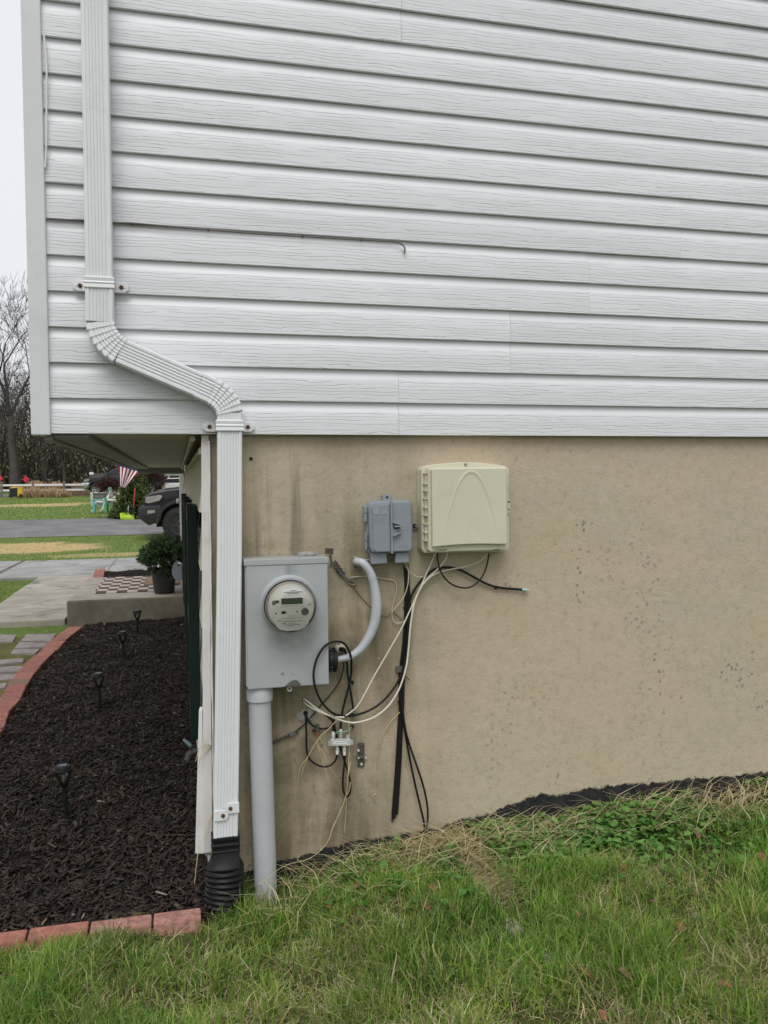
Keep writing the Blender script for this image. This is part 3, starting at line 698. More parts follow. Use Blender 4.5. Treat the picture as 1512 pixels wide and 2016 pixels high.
obj('reset_button', MB().lathe([(.0120,0),(.0120,-.006),(.0085,-.0085),(.0085,-.006),(.004,-.006)], (cx_(1082), ft, cz_(805)), 'y', 20), MT['dull_steel'], fp, smooth=True)
obj('magnet_port', MB().lathe([(.0072,0),(.0068,-.003),(.004,-.0035)], (cx_(425), ft, cz_(592)), 'y', 16), MT['dull_steel'], fp, smooth=True)
def text(name, s, x, z, size, y, m, parent, align='CENTER', rotx=True):
    cu = bpy.data.curves.new(name, 'FONT'); cu.body = s; cu.size = size; cu.align_x = align; cu.align_y = 'CENTER'; cu.extrude = .0002
    t = bpy.data.objects.new(name, cu); COL.objects.link(t)
    dg = bpy.context.evaluated_depsgraph_get(); me = bpy.data.meshes.new_from_object(t.evaluated_get(dg))
    bpy.data.objects.remove(t)
    me.transform(Matrix.Translation(Vector((x, y, z)))@Matrix.Rotation(R(90), 4, 'X')); me.transform(Matrix.Translation(-Vector(ORG[parent].tolist())))
    me.materials.clear(); me.materials.append(m); o = bpy.data.objects.new(name, me); COL.objects.link(o); o.parent = parent; ORG[o] = ORG[parent]; return o
text('lettering', 'FOCUS  AXR-SD', cx_(825), cz_(893), .0036, y2, MT['ink'], fp)
text('lettering', 'kWh', cx_(805), cz_(968), .0034, y2, MT['ink'], fp)
text('digits', '100', cx_(800), cz_(577), .0115, ft-.0029, MT['lcd_seg'], fp)
obj('glass_cover', MB().lathe([(0.0837, YM-.05), (0.0832, YM-.078), (0.0804, YM-.088), (0.0729, YM-.0915), (0.0374, YM-.093), (0.0005, YM-.0935)], (mxc, 0, mzc), 'y', 48, caps=False), MT['clear'], meter, smooth=True)
# latch, hasp, rust patch, strap and grout lump
q = PY(590, 1344, YM)
obj('latch', MB().prism(OL([(560,1352),(572,1341),(583,1338),(588,1342),(592,1347),(586,1352),(570,1351)], YM-.004), YM-.007, YM-.0025), MT['dull_steel'], meter, bevel=.001)
q = PY(570, 1356, YM+.004)
obj('hasp', MB().loft([[(q[0]+rx*math.cos(a)*.0085, YM+.002+o, q[2]+rx*math.sin(a)*.0095) for a in np.linspace(0, 2*math.pi, 17)[:-1]] for rx, o in ((1,0),(1,.003),(.5,.003),(.5,0))], closed=True), MT['meter_grey'], meter, smooth=True)
obj('side_strap', MB().tube([PY(650,1092,-.085), PY(652,1104,-.085), PY(652,1117,-.085)], .005, 6, .35), MT['bronze'], meter)
obj('strap_head', pprism([(641,1079),(657,1080),(656,1092),(640,1090)], -.088, -.082), MT['bronze'], meter, bevel=.001)
gl = []
for k in range(9):
    p_ = PY(588+k*4.4, 1088-(k % 3), -.03); gl.append((p_[0], -.03+random.uniform(-.01, .01), mz1+.009))
obj('grout_lump', MB().tube(crom(gl, 3), [.006+.005*abs(math.sin(k*1.7)) for k in range(25)], 8), MT['cement'], meter, smooth=True)
paint = mat('worn_enamel', (.20,.19,.20), .7, var=.3, vscale=40)
obj('paint_chip', MB().prism(OL([(552,1326),(557,1323),(560,1327),(555,1330)], YM-.002), YM-.0030, YM-.0018), paint, meter)
obj('paint_chip', MB().prism(OL([(574,1327),(577,1326),(577,1329)], YM-.002), YM-.0030, YM-.0018), paint, meter)
YC = -.055
co = thing('conduit', 'grey plastic conduit pipe running from the meter box down into the grass', 'conduit pipe', (PY(520,1765,YC)[0], YC, -.08))
ct = PY(511, 1378, YC); c2 = PY(524, 1772, YC)
dirc = np.array([c2[0]-ct[0], 0, c2[2]-ct[2]])
obj('pipe', MB().tube([ct+np.array([0,0,.05]), ct, ct+dirc*.5, c2, c2+dirc*.25], .0388, 28), MT['conduit'], co, smooth=True)
obj('coupling', MB().lathe([(.0415,-.002),(.0455,0),(.0455,.034),(.0425,.040),(.0425,.06)], (PY(511,1372,YC)[0], YC, PY(511,1377,YC)[2]), 'z', 28), MT['conduit'], co, smooth=True)

# ------------------------------------------------------------------ grey network box
YG = -.075
gx = thing('grey_network_box', 'small grey plastic phone junction box left of the larger beige box', 'junction box', (PY(767,1088,YG)[0], 0, PY(767,1110,YG)[2]))
obj('base', pprism([(721,998),(727,989),(735,986),(808,984),(812,990),(813,1080),(808,1090),(735,1092),(726,1088),(722,1075)], -.045, -.001), MT['box_grey'], gx, bevel=.004)
lid = obj('lid', pprism([(726,1000),(730,992),(738,989),(806,986.5),(810,991),(812,1078),(808,1085),(738,1089),(732,1086),(729,1078)], YG, -.0455), MT['box_grey'], gx, bevel=.006, seg=3)
obj('lid_panel', pprism([(733,1001),(737,995),(767,991.5),(768,1086),(740,1086.5),(735,1081)], YG-.005, YG+.0005), MT['box_grey'], lid, bevel=.003)
obj('lid_rib', pprism([(768.5,985),(772.5,985),(774.5,1090),(770.5,1090)], YG-.009, YG+.0005), MT['box_grey'], lid, bevel=.002)
lt = MB()
for seg_ in ([(771,1027),(788,1031.5),(788,1034),(771,1029)], [(777,1035),(790,1035),(790,1037.5),(777,1038)], [(772,1053.5),(789,1046.5),(790,1049),(773,1056.5)]):
    lt.prism(OL(seg_, YG-.008), YG-.014, YG+.0005)
obj('latch_rib', lt, MT['box_grey'], lid, bevel=.0008)
obj('latch_recess', pprism([(777,1038.2),(786,1038.2),(786,1041),(777,1041)], YG-.003, YG+.0004), MT['black'], lid)
lb = PY(786, 1047, YG)
obj('latch_screw', MB().lathe([(.0042,-.0005),(.0042,-.006),(.0025,-.0065),(.0025,-.004)], (lb[0], YG, lb[2]), 'y', 12), MT['dull_steel'], lid, smooth=True)
obj('mounting_tab', pprism([(753,986),(753,974.5),(759,974),(762,972.5),(765,974),(771,974.5),(771,986)], -.02, -.002), MT['box_grey'], gx, bevel=.002)
tb = PY(762, 979, -.02); obj('tab_hole', MB().lathe([(.0042,.0005),(.0042,-.0006)], (tb[0], -.02, tb[2]), 'y', 12), MT['black'], gx)
er = PY(818, 1036, -.012)
ear = MB().prism(OL([(812,1030),(819,1030),(823,1033),(824,1036.5),(822,1040),(818,1042),(812,1042)], -.012), -.012, -.001)
obj('mounting_ear', ear, MT['box_grey'], gx, bevel=.001)
obj('ear_recess', pprism([(813,1031.5),(819,1032),(821.5,1036),(818.5,1040),(813,1040.5)], -.0126, -.0115), MT['black'], gx)
obj('ear_screw', MB().lathe([(.003,0),(.0025,-.003)], (er[0]+.001, -.0125, er[2]), 'y', 10), MT['steel'], gx, smooth=True)
for a_, b_ in ((996, 1027), (1049, 1083)):
    for (u, v) in ((a_, (a_+b_)/2-1), ((a_+b_)/2, b_)):
        obj('hinge', pprism([(716.5+(a_-996)*.03,u),(723,u),(723.5,v),(717+(a_-996)*.03,v)], -.055, -.03), MT['box_grey'], gx, bevel=.002)
obj('cable_port', pprism([(731,1089),(761.5,1089),(762,1109),(731.5,1111)], -.058, -.012), MT['box_grey'], gx, bevel=.0025)
obj('cable_port', pprism([(779,1088),(805,1087.5),(805.5,1107),(783,1108.5),(778,1108)], -.056, -.012), MT['box_grey'], gx, bevel=.0025)
em = MB()
for (x0, x1, zc) in ((735, 758, 1014), (735, 760, 1021), (735, 757, 1024), (735, 760, 1029)):
    a_ = PY(x0, zc, YG-.005); b_ = PY(x1, zc-1.2, YG-.005); em.box(a_[0], b_[0], YG-.0056, YG-.0045, a_[2]-.0008, a_[2]+.0008)
for (x0, x1, zc) in ((788, 805, 1074), (785, 806, 1078), (793, 807, 1037), (793, 806, 1044)):
    a_ = PY(x0, zc, YG); b_ = PY(x1, zc, YG); em.box(a_[0], b_[0], YG-.0008, YG+.0005, a_[2]-.0007, a_[2]+.0007)
obj('embossed_lettering', em, MT['box_grey'], lid)['kind'] = 'stuff'
ch = MB()   # moulded emblem: two chalky peaks on the lid
for s_ in ([(731.5,998),(736,998),(739,1004),(742,996),(745,1000),(748,1010),(744,1013),(735,1012)], [(752,1012),(754,1004),(757,1000),(760,1003),(762,1012)]):
    ch.prism(OL(s_, YG-.005), YG-.0058, YG-.0048)
obj('moulded_emblem', ch, mat('chalky_plastic', (.30,.325,.355), .6), lid, bevel=.0004)

# ------------------------------------------------------------------ beige network box
YB = -.115
bx = thing('beige_network_box', 'large beige plastic fibre box with an arch moulded on its lid', 'junction box', (PY(915,1088,YB)[0], 0, PY(915,1088,YB)[2]))
arch = [(829+ (1002-829)*t, 919.5-9.5*math.sin(math.pi*t)**.8) for t in np.linspace(.03, .97, 15)]
obj('base', pprism([(829.5,924)]+arch+[(1002,924),(1003,1078),(1000,1086),(836,1089),(831,1082)], -.060, -.001), MT['beige'], bx, bevel=.004, seg=3)
lid = obj('lid', pprism([(843,926),(846,921),(995,919.5),(999,924),(1000,1078),(996,1083),(848,1087),(844,1083)], -.098, -.0605), MT['beige'], bx, bevel=.005, seg=3)
low_arc = [(999-(999-852)*t, 1072-3.2*math.sin(math.pi*t)+5*t) for t in np.linspace(0, 1, 9)]
obj('lid_front', pprism([(852,1077),(850,925),(853,922.5),(994,921),(997,924)]+[(998.5,1071)]+low_arc[1:-1], YB, -.0985), MT['beige'], lid, bevel=.005, seg=3)
# moulded parabola: raised panel with soft shoulders
def para(s, n=26, top=928.5, bot=1058, hw=55.0, cx=927.5):
    out = []
    for t in np.linspace(-1, 1, n):
        out.append((cx+t*hw*s*1.0+ (bot-top)*.0, top+(bot-top)*(abs(t)**2.1)+(1-s)*9))
    return out
pc_ = [PY(u, v, YB) for u, v in para(1.0, 41)]
obj('arch_ridge', MB().tube(pc_, list(.0042*np.sin(np.linspace(0, math.pi, 41))**.55+.0004), 8, .55), MT['beige'], lid, smooth=True)
pc_ = [PY(u, v+2.6, YB) for u, v in para(.94, 41)]
obj('arch_ridge', MB().tube(pc_, list(.0030*np.sin(np.linspace(0, math.pi, 41))**.8+.0003), 8, .4), MT['beige'], lid, smooth=True)
for c_ in ((931, 951), (952, 966), (981, 998), (999, 1014), (1031, 1047), (1048, 1064)):
    hb = MB(); hb.prism(OL([(836,c_[0]),(848.5,c_[0]-.3),(848.5,c_[0]+2),(836,c_[0]+2)], -.085), -.088, -.0605)
    hb.prism(OL([(837.5,c_[0]+2.3),(840,c_[0]+2.3),(840,c_[1]),(837.5,c_[1])], -.08), -.083, -.0605)
    hb.prism(OL([(836,c_[1]-.2),(848.5,c_[1]-.4),(848.5,c_[1]+1.6),(836,c_[1]+1.6)], -.085), -.088, -.0605)
    obj('hinge', hb, MT['beige'], bx, bevel=.0006)
for (u, v) in ((928, 957), (1040, 1067)):
    obj('clip', pprism([(997.5,u),(1001.5,u),(1001.5,v),(997.5,v)], -.092, -.058), MT['beige'], bx, bevel=.002)
obj('hasp', pprism([(999,984),(1003,983),(1005,986),(1005,1011),(1002,1013),(999,1013)], -.066, -.055), MT['beige'], bx, bevel=.003)
for v, rr in ((988, .0045), (1003, .0035), (1009, .002)):
    p_ = PY(1002.3, v, -.066); obj('hasp_hole', MB().lathe([(rr,.0005),(rr,-.0006)], (p_[0], -.066, p_[2]), 'y', 12), MT['dull_steel'], bx)
p_ = PY(916.5, 914, -.06); obj('top_screw', MB().lathe([(.006,.002),(.0055,-.003),(.003,-.0042)], (p_[0], -.060, p_[2]), 'y', 12), mat('green_tarnished_screw', (.25,.33,.24), .4, .6), bx, smooth=True)
obj('label_plate', pprism([(859,1081),(881,1080.3),(881,1086),(859,1086.8)], -.0988, -.0975), MT['beige_dk'], bx)
nm = MB(); 
for u0, u1, v in ((861.5, 879.5, 1082.6), (864, 877, 1084.6)):
    a_ = PY(u0, v, -.0988); b_ = PY(u1, v, -.0988); nm.box(a_[0], b_[0], -.0993, -.0986, a_[2]-.0007, a_[2]+.0007)
a_ = PY(972, 1082, -.098); b_ = PY(984, 1081.6, -.098); nm.box(a_[0], b_[0], -.0986, -.0978, a_[2]-.0014, a_[2]+.0014)
obj('printed_lines', nm, MT['ink'], bx)

# ------------------------------------------------------------------ cables
CABG = 'service cables on the wall'
def cable(name, label, pts, r, m, y=-.012, n=8, flat=1.0, cat='cable', rads=None, per=7, extra=None):
    P3 = [PY(p[0], p[1], p[2] if len(p) > 2 else y) for p in pts]
    C = crom(P3, per)
    rr = r if rads is None else list(np.interp(np.linspace(0, 1, len(C)), np.linspace(0, 1, len(rads)), rads))
    mb = MB().tube(C, rr, n, flat)
    if not extra: return obj(name, mb, m, None, label, cat, smooth=True)
    root = thing(name, label, cat, tuple(C[-1])); obj('jacket', mb, m, root, smooth=True); return root
E_ = []
cable('sheathed_cable', 'thick grey sheathed cable curving from the wall into the side of the meter box',
      [(701,1107,-.0),(704,1106,-.022),(716,1110,-.040),(729,1128,-.045),(737,1155,-.046),(741,1190,-.046),(738,1222,-.046),(728,1250,-.047),(712,1275,-.048),(690,1292,-.05),(664,1299,-.05)], .015, MT['grey_sheath'], n=14,
      rads=[.0135,.0150,.0150,.0150,.0165,.0185,.0180,.0165,.0150,.0125,.0110])
g = thing('cable_gland', 'round black threaded cable connector on the right side of the meter box', 'connector', tuple(PY(656,1300,-.05)))
gp = PY(656, 1299, -.05); gr = .041
obj('gland_body', MB().lathe([(.030,-.022),(gr,-.020),(gr,-.002),(gr+.002,0),(gr+.002,.006),(gr-.004,.010),(.02,.014)], tuple(gp), 'x', 32), MT['black'], g, smooth=True)
for k in range(16):
    a_ = 2*math.pi*k/16
    obj('gland_lug', MB().lathe([(.0045,0),(.0045,.0035),(.002,.0045)], (gp[0]-.012, gp[1]+math.cos(a_)*(gr-.0005), gp[2]+math.sin(a_)*(gr-.0005)), 'y' , 8), MT['dull_steel'], g)
cable('coax_loop', 'heavy black coax looping in front of the meter box corner down to the splitter',
      [(804,1205,-.02),(803,1250,-.02),(798,1300,-.02),(780,1348,-.022),(745,1388,-.03),(700,1408,-.035),(660,1406,-.06),(632,1380,-.115),(618,1340,-.125),(621,1305,-.125),(636,1276,-.122),(655,1264,-.10),(676,1266,-.075),(689,1286,-.07),(692,1315,-.035),(688,1345,-.03),(679,1380,-.03),(672,1412,-.032),(670.5,1440,-.032)], .0041, MT['coax'], per=8)
cable('coax_drop', 'black coax behind the loop running from the gland down to the wall clamp',
      [(668,1276,-.02),(678,1278,-.03),(683,1300,-.022),(685,1330,-.018),(690,1358,-.018),(694,1385,-.016),(696,1404,-.012)], .0036, MT['coax'])
cable('ground_wire', 'thin dark ground wire swinging from the gland to the corroded ground clamp',
      [(677,1290,-.02),(676,1315,-.016),(668,1342,-.014),(650,1368,-.012),(632,1388,-.010),(612,1412,-.008),(590,1434,-.008),(566,1449,-.008)], .0021, MT['coax'])
cable('white_diagonal_wire', 'thin white wire running diagonally from the beige box to the cable splitter',
      [(858,1088,-.03),(849,1108,-.026),(826,1160,-.024),(806,1204,-.026),(790,1238,-.030),(765,1282,-.036),(735,1334,-.042),(708,1384,-.045),(692,1401,-.045),(674,1413,-.044),(660,1421,-.042)], .0026, MT['white_wire'])
cable('white_loop_cable', 'cream white cable hanging from the beige box in a long loop past the raceway',
      [(881,1088,-.03),(877,1102,-.028),(862,1120,-.026),(836,1146,-.026),(818,1180,-.028),(809,1225,-.030),(804,1280,-.032),(799,1316,-.034),(786,1356,-.036),(766,1388,-.040),(740,1410,-.046),(710,1421,-.050),(686,1422,-.052),(655,1412,-.052),(625,1396,-.044),(604,1380,-.030),(598,1377,-.020)], .0034, MT['white_wire'])
cable('white_return_wire', 'short white wire lying under the loop beside the black coax stub',
      [(597,1380,-.02),(608,1390,-.036),(630,1402,-.048),(655,1411,-.055),(678,1412,-.056)], .0026, MT['white_wire'])
cable('coax_stub', 'black coax stub between the two white cable ends left of the splitter',
      [(596,1379,-.012),(603,1382,-.026),(626,1398,-.042),(646,1411,-.044),(656,1423,-.04),(656,1440,-.034)], .0040, MT['coax'])
cable('coax_u_loop', 'black coax hanging in a U from the cement patch to the splitter lower port',
      [(600,1402,-.002),(602,1412,-.014),(603,1440,-.016),(604,1478,-.018),(612,1497,-.02),(630,1508,-.022),(648,1508,-.024),(661,1496,-.028),(664,1480,-.032)], .0036, MT['coax'])
cable('coax_link', 'black coax sagging from the cement patch behind the yellow strands',
      [(603,1404,-.002),(606,1416,-.012),(617,1429,-.014),(634,1435,-.014),(648,1432,-.014),(657,1422,-.014),(659,1405,-.014)], .0033, MT['coax'])
cable('coax_teardrop', 'black coax hanging in a narrow teardrop below the splitter',
      [(679,1478,-.032),(679,1496,-.03),(676,1522,-.028),(675,1550,-.026),(679,1565,-.026),(684,1568,-.025),(689,1560,-.024),(690,1543,-.022),(684,1516,-.020),(676,1490,-.016),(668,1465,-.012),(660,1438,-.012),(657,1415,-.012)], .0036, MT['coax'])
cable('coax_drip_loop', 'thin black cable drooping in a loop under the beige box',
      [(861,1088,-.03),(862,1104,-.03),(869,1128,-.034),(886,1148,-.036),(908,1157,-.036),(928,1155,-.036),(946,1140,-.034),(957,1118,-.03),(963,1090,-.028)], .0030, MT['coax'])
en = thing('loose_coax', 'black coax pointing right across the bare wall with a silver plug end', 'cable', tuple(PY(975,1157,-.015)))
P3 = [PY(*p) for p in [(801,1215,-.012),(805,1190,-.016),(815,1163,-.018),(834,1138,-.02),(856,1121,-.022),(882,1117,-.022),(908,1123,-.02),(938,1139,-.018),(962,1151,-.014),(985,1157,-.012),(1027,1161,-.012)]]
obj('jacket', MB().tube(crom(P3, 7), .0046, 10), MT['coax'], en, smooth=True)
e0, e1 = PY(1027,1161,-.012), PY(1036,1162,-.012); e2 = PY(1041, 1162.3, -.012)
obj('plug', MB().tube([e0, (e0+e1)/2, e1], .0058, 12), mat('teal_plated_plug', (.45,.62,.62), .35, .5), en, smooth=True)
obj('plug_pin', MB().tube([e1, e2], .0040, 10), MT['steel'], en, smooth=True)
t_ = PY(976, 1156.5, -.013)
obj('cable_tie', MB().lathe([(.005,-.003),(.0068,-.003),(.0068,.003),(.005,.003)], tuple(t_), 'x', 12), MT['black'], en)
obj('tie_tail', MB().tube([t_, t_+np.array([-.006,0,-.007])], .0016, 5), MT['black'], en)
cable('cream_cross_cable', 'cream cable crossing from the right end of the beige box to the cable bundle',
      [(958,1090,-.03),(951,1100,-.03),(936,1109,-.03),(914,1116,-.03),(888,1121,-.031),(864,1127,-.031),(845,1138,-.03),(832,1152,-.028)], .0028, MT['cream_wire'])
cable('cream_hook_wire', 'thin cream wire hooking from the grey box port to the cable bundle',
      [(796,1106,-.03),(799,1116,-.022),(808,1127,-.02),(820,1135,-.022),(834,1136,-.026)], .0018, MT['cream_wire'])
cable('pale_strand', 'pale strand hanging from the grey box port and curling beside the black raceway',
      [(799,1107,-.03),(804,1125,-.026),(803,1150,-.026),(795,1175,-.022),(782,1192,-.016),(773,1203,-.012),(772,1214,-.010),(775,1224,-.010),(784,1227,-.010),(800,1222,-.012)], .0018, MT['cream_wire'])
cable('bare_ground_wire', 'thin bare wire crossing behind the grey sheathed cable from the chain clamp',
      [(690,1137,-.006),(706,1135,-.006),(730,1136,-.006),(758,1140,-.006),(776,1144,-.006),(781,1158,-.006),(777,1178,-.006),(771,1203,-.006)], .0016, MT['cream_wire'])
cable('tarnished_tail_wire', 'tarnished wire trailing down right from the chain clamp behind the sheathed cable',
      [(694,1152,-.006),(704,1166,-.005),(716,1181,-.005),(735,1200,-.005),(750,1210,-.005),(762,1212,-.005),(774,1204,-.006),(785,1214,-.006),(796,1222,-.008)], .0016, MT['old_wire'])
cable('short_white_wire', 'short white wire end poking left from the grey box port',
      [(697,1096,-.02),(706,1100,-.02),(718,1102,-.02),(732,1102,-.02)], .0020, MT['white_wire'])
cable('green_jumper_wire', 'pale green ground wire curling over the top of the cable splitter',
      [(660,1446,-.036),(664,1441,-.044),(676,1441,-.046),(686,1438,-.04),(693,1431,-.02)], .0019, MT['green_wire'])
cable('green_drop_wire', 'pale green ground wire running straight down beside the black coax drop',
      [(684,1298,-.012),(688,1330,-.010),(691,1355,-.010),(694,1378,-.010)], .0017, MT['green_wire'])
cable('buried_coax', 'inner of two black cables diving from the raceway into the grass',
      [(791,1380,-.016),(793,1410,-.016),(799,1450,-.016),(808,1500,-.018),(818,1548,-.020),(828,1590,-.024),(835,1622,-.028),(836,1650,-.034),(834,1690,-.045)], .0040, MT['coax'])
cable('buried_outer_coax', 'outer bowed black cable leaving the raceway and entering the grass',
      [(793,1395,-.020),(797,1430,-.020),(806,1466,-.020),(822,1512,-.022),(834,1550,-.024),(841,1585,-.028),(842,1612,-.030),(839,1640,-.034),(836,1664,-.038),(835,1692,-.048)], .0038, MT['coax'])
# black raceway on the wall
rw = thing('raceway', 'black flat plastic raceway strip snapped off above the grass', 'raceway', tuple(PY(776,1620,-.006)))
cl = [(800,1110,9),(802,1150,10),(803,1190,13),(803,1225,15),(799,1270,13),(794,1310,13),(791,1350,12),(791,1390,10),(788,1440,11),(785,1500,11.5),(781,1560,12),(778,1600,12.5)]
L = crom([(a, b, 0) for a, b, c in cl], 4); wv = np.interp(np.linspace(0, 1, len(L)), np.linspace(0, 1, len(cl)), [c for a, b, c in cl])
rings = []
for (u, v, _), w in zip(L, wv):
    l_ = PY(u-w/2, v, -.008); r_ = PY(u+w/2, v, -.008)
    rings.append([(l_[0], -.0005, l_[2]), (r_[0], -.0005, r_[2]), (r_[0], -.007, r_[2]), (r_[0]-.003, -.010, r_[2]), (l_[0]+.003, -.010, l_[2]), (l_[0], -.007, l_[2])])
obj('strip', MB().loft(rings), MT['black'], rw)
obj('broken_tip', pprism([(771.7,1600),(784,1600),(784,1604),(779.5,1604),(779,1611),(775,1612),(772,1620.5)], -.0095, -.0008), MT['black'], rw)
obj('pipe_clip', pprism([(780,1313),(797,1311),(797.5,1323),(780.5,1325)], -.013, -.0008), MT['dull_steel'], rw, bevel=.001)
for u, v in ((790, 1382), (801, 1196)):
    p_ = PY(u, v, -.008); obj('cable_tie', MB().box(p_[0]-.012, p_[0]+.012, -.012, -.0006, p_[2]-.0022, p_[2]+.0022), MT['black'], rw)
for pts in ([(797,1330),(803,1336),(806,1339)], [(790,1300),(786,1303)], [(788,1381),(783,1382)]):
    obj('tie_tail', MB().tube([PY(a, b, -.014) for a, b in pts], .0014, 5), MT['black'], rw)
# splitter
sp = thing('cable_splitter', 'silver coax splitter block with plugged ports hanging among the cables', 'splitter', tuple(PY(670,1470,-.03)))
body = obj('body', pprism([(651,1456.5),(690,1455.5),(690,1468),(651,1469)], -.046, -.026), MT['steel'], sp, bevel=.0015)
for pts in ([(646.5,1459),(651,1458),(651,1468.5),(646.5,1468)], [(690,1456.5),(695,1457),(695,1466),(690,1467.5)]):
    obj('mounting_ear', pprism(pts, -.032, -.027), MT['steel'], sp, bevel=.001)
obj('label_recess', pprism([(657,1459.5),(683,1459),(683,1465),(657,1465.5)], -.0468, -.0455), MT['paper'], sp, bevel=.0006)
a_ = PY(660, 1462.4, -.047); b_ = PY(680, 1462, -.047); obj('printed_line', MB().box(a_[0], b_[0], -.0474, -.0467, a_[2]-.0006, a_[2]+.0006), MT['ink'], sp)
for u, v0, v1 in ((656, 1457, 1447), (671, 1456, 1444), (685, 1456, 1447), (664, 1468, 1478), (678, 1468, 1479)):
    a_, b_ = PY(u, v0, -.036), PY(u, v1, -.036); dv = b_-a_
    f_ = obj('port', MB().tube([a_, a_+dv*.5, a_+dv*.5, a_+dv*.99], [.0044,.0044,.0060,.0060], 10), MT['steel'], sp, smooth=True)
    if u != 685:
        obj('plug', MB().tube([a_+dv*1.0, a_+dv*1.3, a_+dv*1.3, a_+dv*1.7], [.0058,.0058,.0048,.0046], 10), MT['paper'], f_, smooth=True)
# bracket, clamps and patches
br = thing('wall_bracket', 'tarnished metal bracket with clamp bolts screwed to the wall right of the splitter', 'bracket', tuple(PY(711,1510,0)))
obj('plate', pprism([(705.5,1463),(717.5,1463),(717,1510),(704.5,1510)], -.006, -.0006), MT['bronze'], br, bevel=.001)
obj('hook', pprism([(706,1465),(716.5,1465),(716,1468),(709,1469),(709,1476),(706,1477)], -.011, -.0062), MT['bronze'], br, bevel=.001)
obj('clamp_bar', pprism([(703,1489),(719,1488),(720,1493),(703.5,1494)], -.016, -.0062), MT['dull_steel'], br, bevel=.001)
for u, v in ((705, 1477), (719, 1491), (711, 1504), (705, 1491)):
    p_ = PY(u, v, -.008); obj('bolt', MB().lathe([(.0048,0),(.0048,-.008),(.003,-.010)], (p_[0], -.007, p_[2]), 'y', 8), MT['steel'], br)
wp = thing('cement_patch', 'rough grey cement patch round the hole where the black coax leaves the wall', 'cement patch', tuple(PY(602,1408,0)))
def blob(cx, cy, rx, ry, yd, seed, n=22):
    rr = random.Random(seed); out = []; rings = []
    jit = [rr.uniform(.75, 1.2) for _ in range(n)]
    c = PY(cx, cy, 0)
    for s, yy_ in ((1, .001), (.8, -yd*.6), (.45, -yd), (.1, -yd*.9)):
        rings.append([(c[0]+math.cos(2*math.pi*k/n)*rx*jit[k]*s, yy_, c[2]+math.sin(2*math.pi*k/n)*ry*jit[k]*s) for k in range(n)])
    return MB().loft(rings)
obj('cement', blob(602, 1409, .034, .028, .008, 3), MT['cement'], wp, smooth=True, angle=60)
obj('hole', MB().lathe([(.009,-.0075),(.008,-.0100),(.004,-.0105)], (PY(601,1403,0)[0], 0, PY(601,1403,0)[2]), 'y', 10), MT['black'], wp)
wp2 = thing('putty_patch', 'small pale putty patch on the wall beside the black gland', 'putty patch', tuple(PY(668,1276,0)))
obj('putty', blob(669, 1278, .020, .018, .007, 5), mat('pale_putty', (.42,.39,.31), .9, var=.2, vscale=60, bump=.5), wp2, smooth=True, angle=60)
obj('coax_boot', MB().tube([PY(669,1279,-.004), PY(674,1280,-.022), PY(680,1282,-.024)], .006, 8), MT['black'], wp2, smooth=True)
gc = thing('ground_chain', 'corroded chain-like ground clamp on the wall right of the grey conduit', 'ground clamp', tuple(PY(560,1455,0)))
for k in range(7):
    p_ = PY(540+k*7.2, 1460-k*3.1, -.006); s_ = MB()
    s_.loft([[(p_[0]+math.cos(a)*.0085*rx, -.004-o, p_[2]+.004*math.sin(a*1)+math.sin(a)*.0035*rx) for a in np.linspace(0, 2*math.pi, 11)[:-1]] for rx, o in ((1,0),(1.05,.005),(.6,.007),(.5,.002))], closed=True)
    obj('link', s_, MT['dull_steel'], gc, smooth=True)
obj('lug', pprism([(569,1446),(580,1441),(584,1446),(572,1452)], -.014, -.001), MT['dull_steel'], gc, bevel=.002)
lc = thing('lug_strap', 'perforated metal ground strap slanting down from the meter box top corner', 'ground strap', tuple(PY(676,1133,0)))
obj('strap', MB().tube([PY(657,1105,-.012), PY(664,1116,-.010), PY(670,1126,-.008), PY(678,1134,-.007)], .0085, 8, .3), MT['dull_steel'], lc)
for k in range(4):
    for sx in (-1, 1):
        p_ = PY(660+k*4.6+sx*3.4, 1109+k*6.4-sx*2.2, -.014); obj('lug', MB().lathe([(.0035,.003),(.0035,-.004),(.002,-.005)], tuple(p_), 'y', 8), MT['dull_steel'] if sx > 0 else MT['bronze'], lc)
obj('wire_loop', MB().tube(crom([PY(678,1134,-.008), PY(692,1141,-.008), PY(700,1149,-.007), PY(692,1151,-.007), PY(683,1145,-.008), PY(677,1135,-.008)], 5), .0020, 6), MT['old_wire'], lc, smooth=True)
obj('mesh_sleeve', MB().tube([PY(680,1136,-.007), PY(688,1143,-.008), PY(697,1149,-.006)], [.003,.006,.003], 8, .4), MT['dull_steel'], lc)
va = thing('valve_fitting', 'small grey valve with a copper stub on the wall left of the splitter', 'fitting', tuple(PY(625,1455,0)))
p_ = PY(625, 1438, -.012)
obj('valve_body', MB().lathe([(.008,-.004),(.010,-.002),(.010,.006),(.006,.008),(.006,.022)], tuple(p_), 'z', 12), MT['dull_steel'], va, smooth=True)
obj('copper_stub', MB().lathe([(.0055,-.022),(.0055,-.004)], tuple(p_), 'z', 12), MT['copper'], va, smooth=True)
obj('handle', MB().tube([p_+np.array([-.018,0,0]), p_+np.array([.010,0,0])], .004, 8), MT['black'], va)
cb_ = thing('cable_anchor', 'small dark anchor block holding the coax drop against the wall', 'cable anchor', tuple(PY(692,1408,0)))
obj('block', pprism([(688,1398),(698,1397),(699,1408),(689,1409)], -.018, -.0006), MT['dull_steel'], cb_, bevel=.002)
obj('anchor_tie', MB().tube([PY(684,1406,-.02), PY(692,1405,-.024), PY(700,1407,-.02)], .0022, 6), MT['black'], cb_)
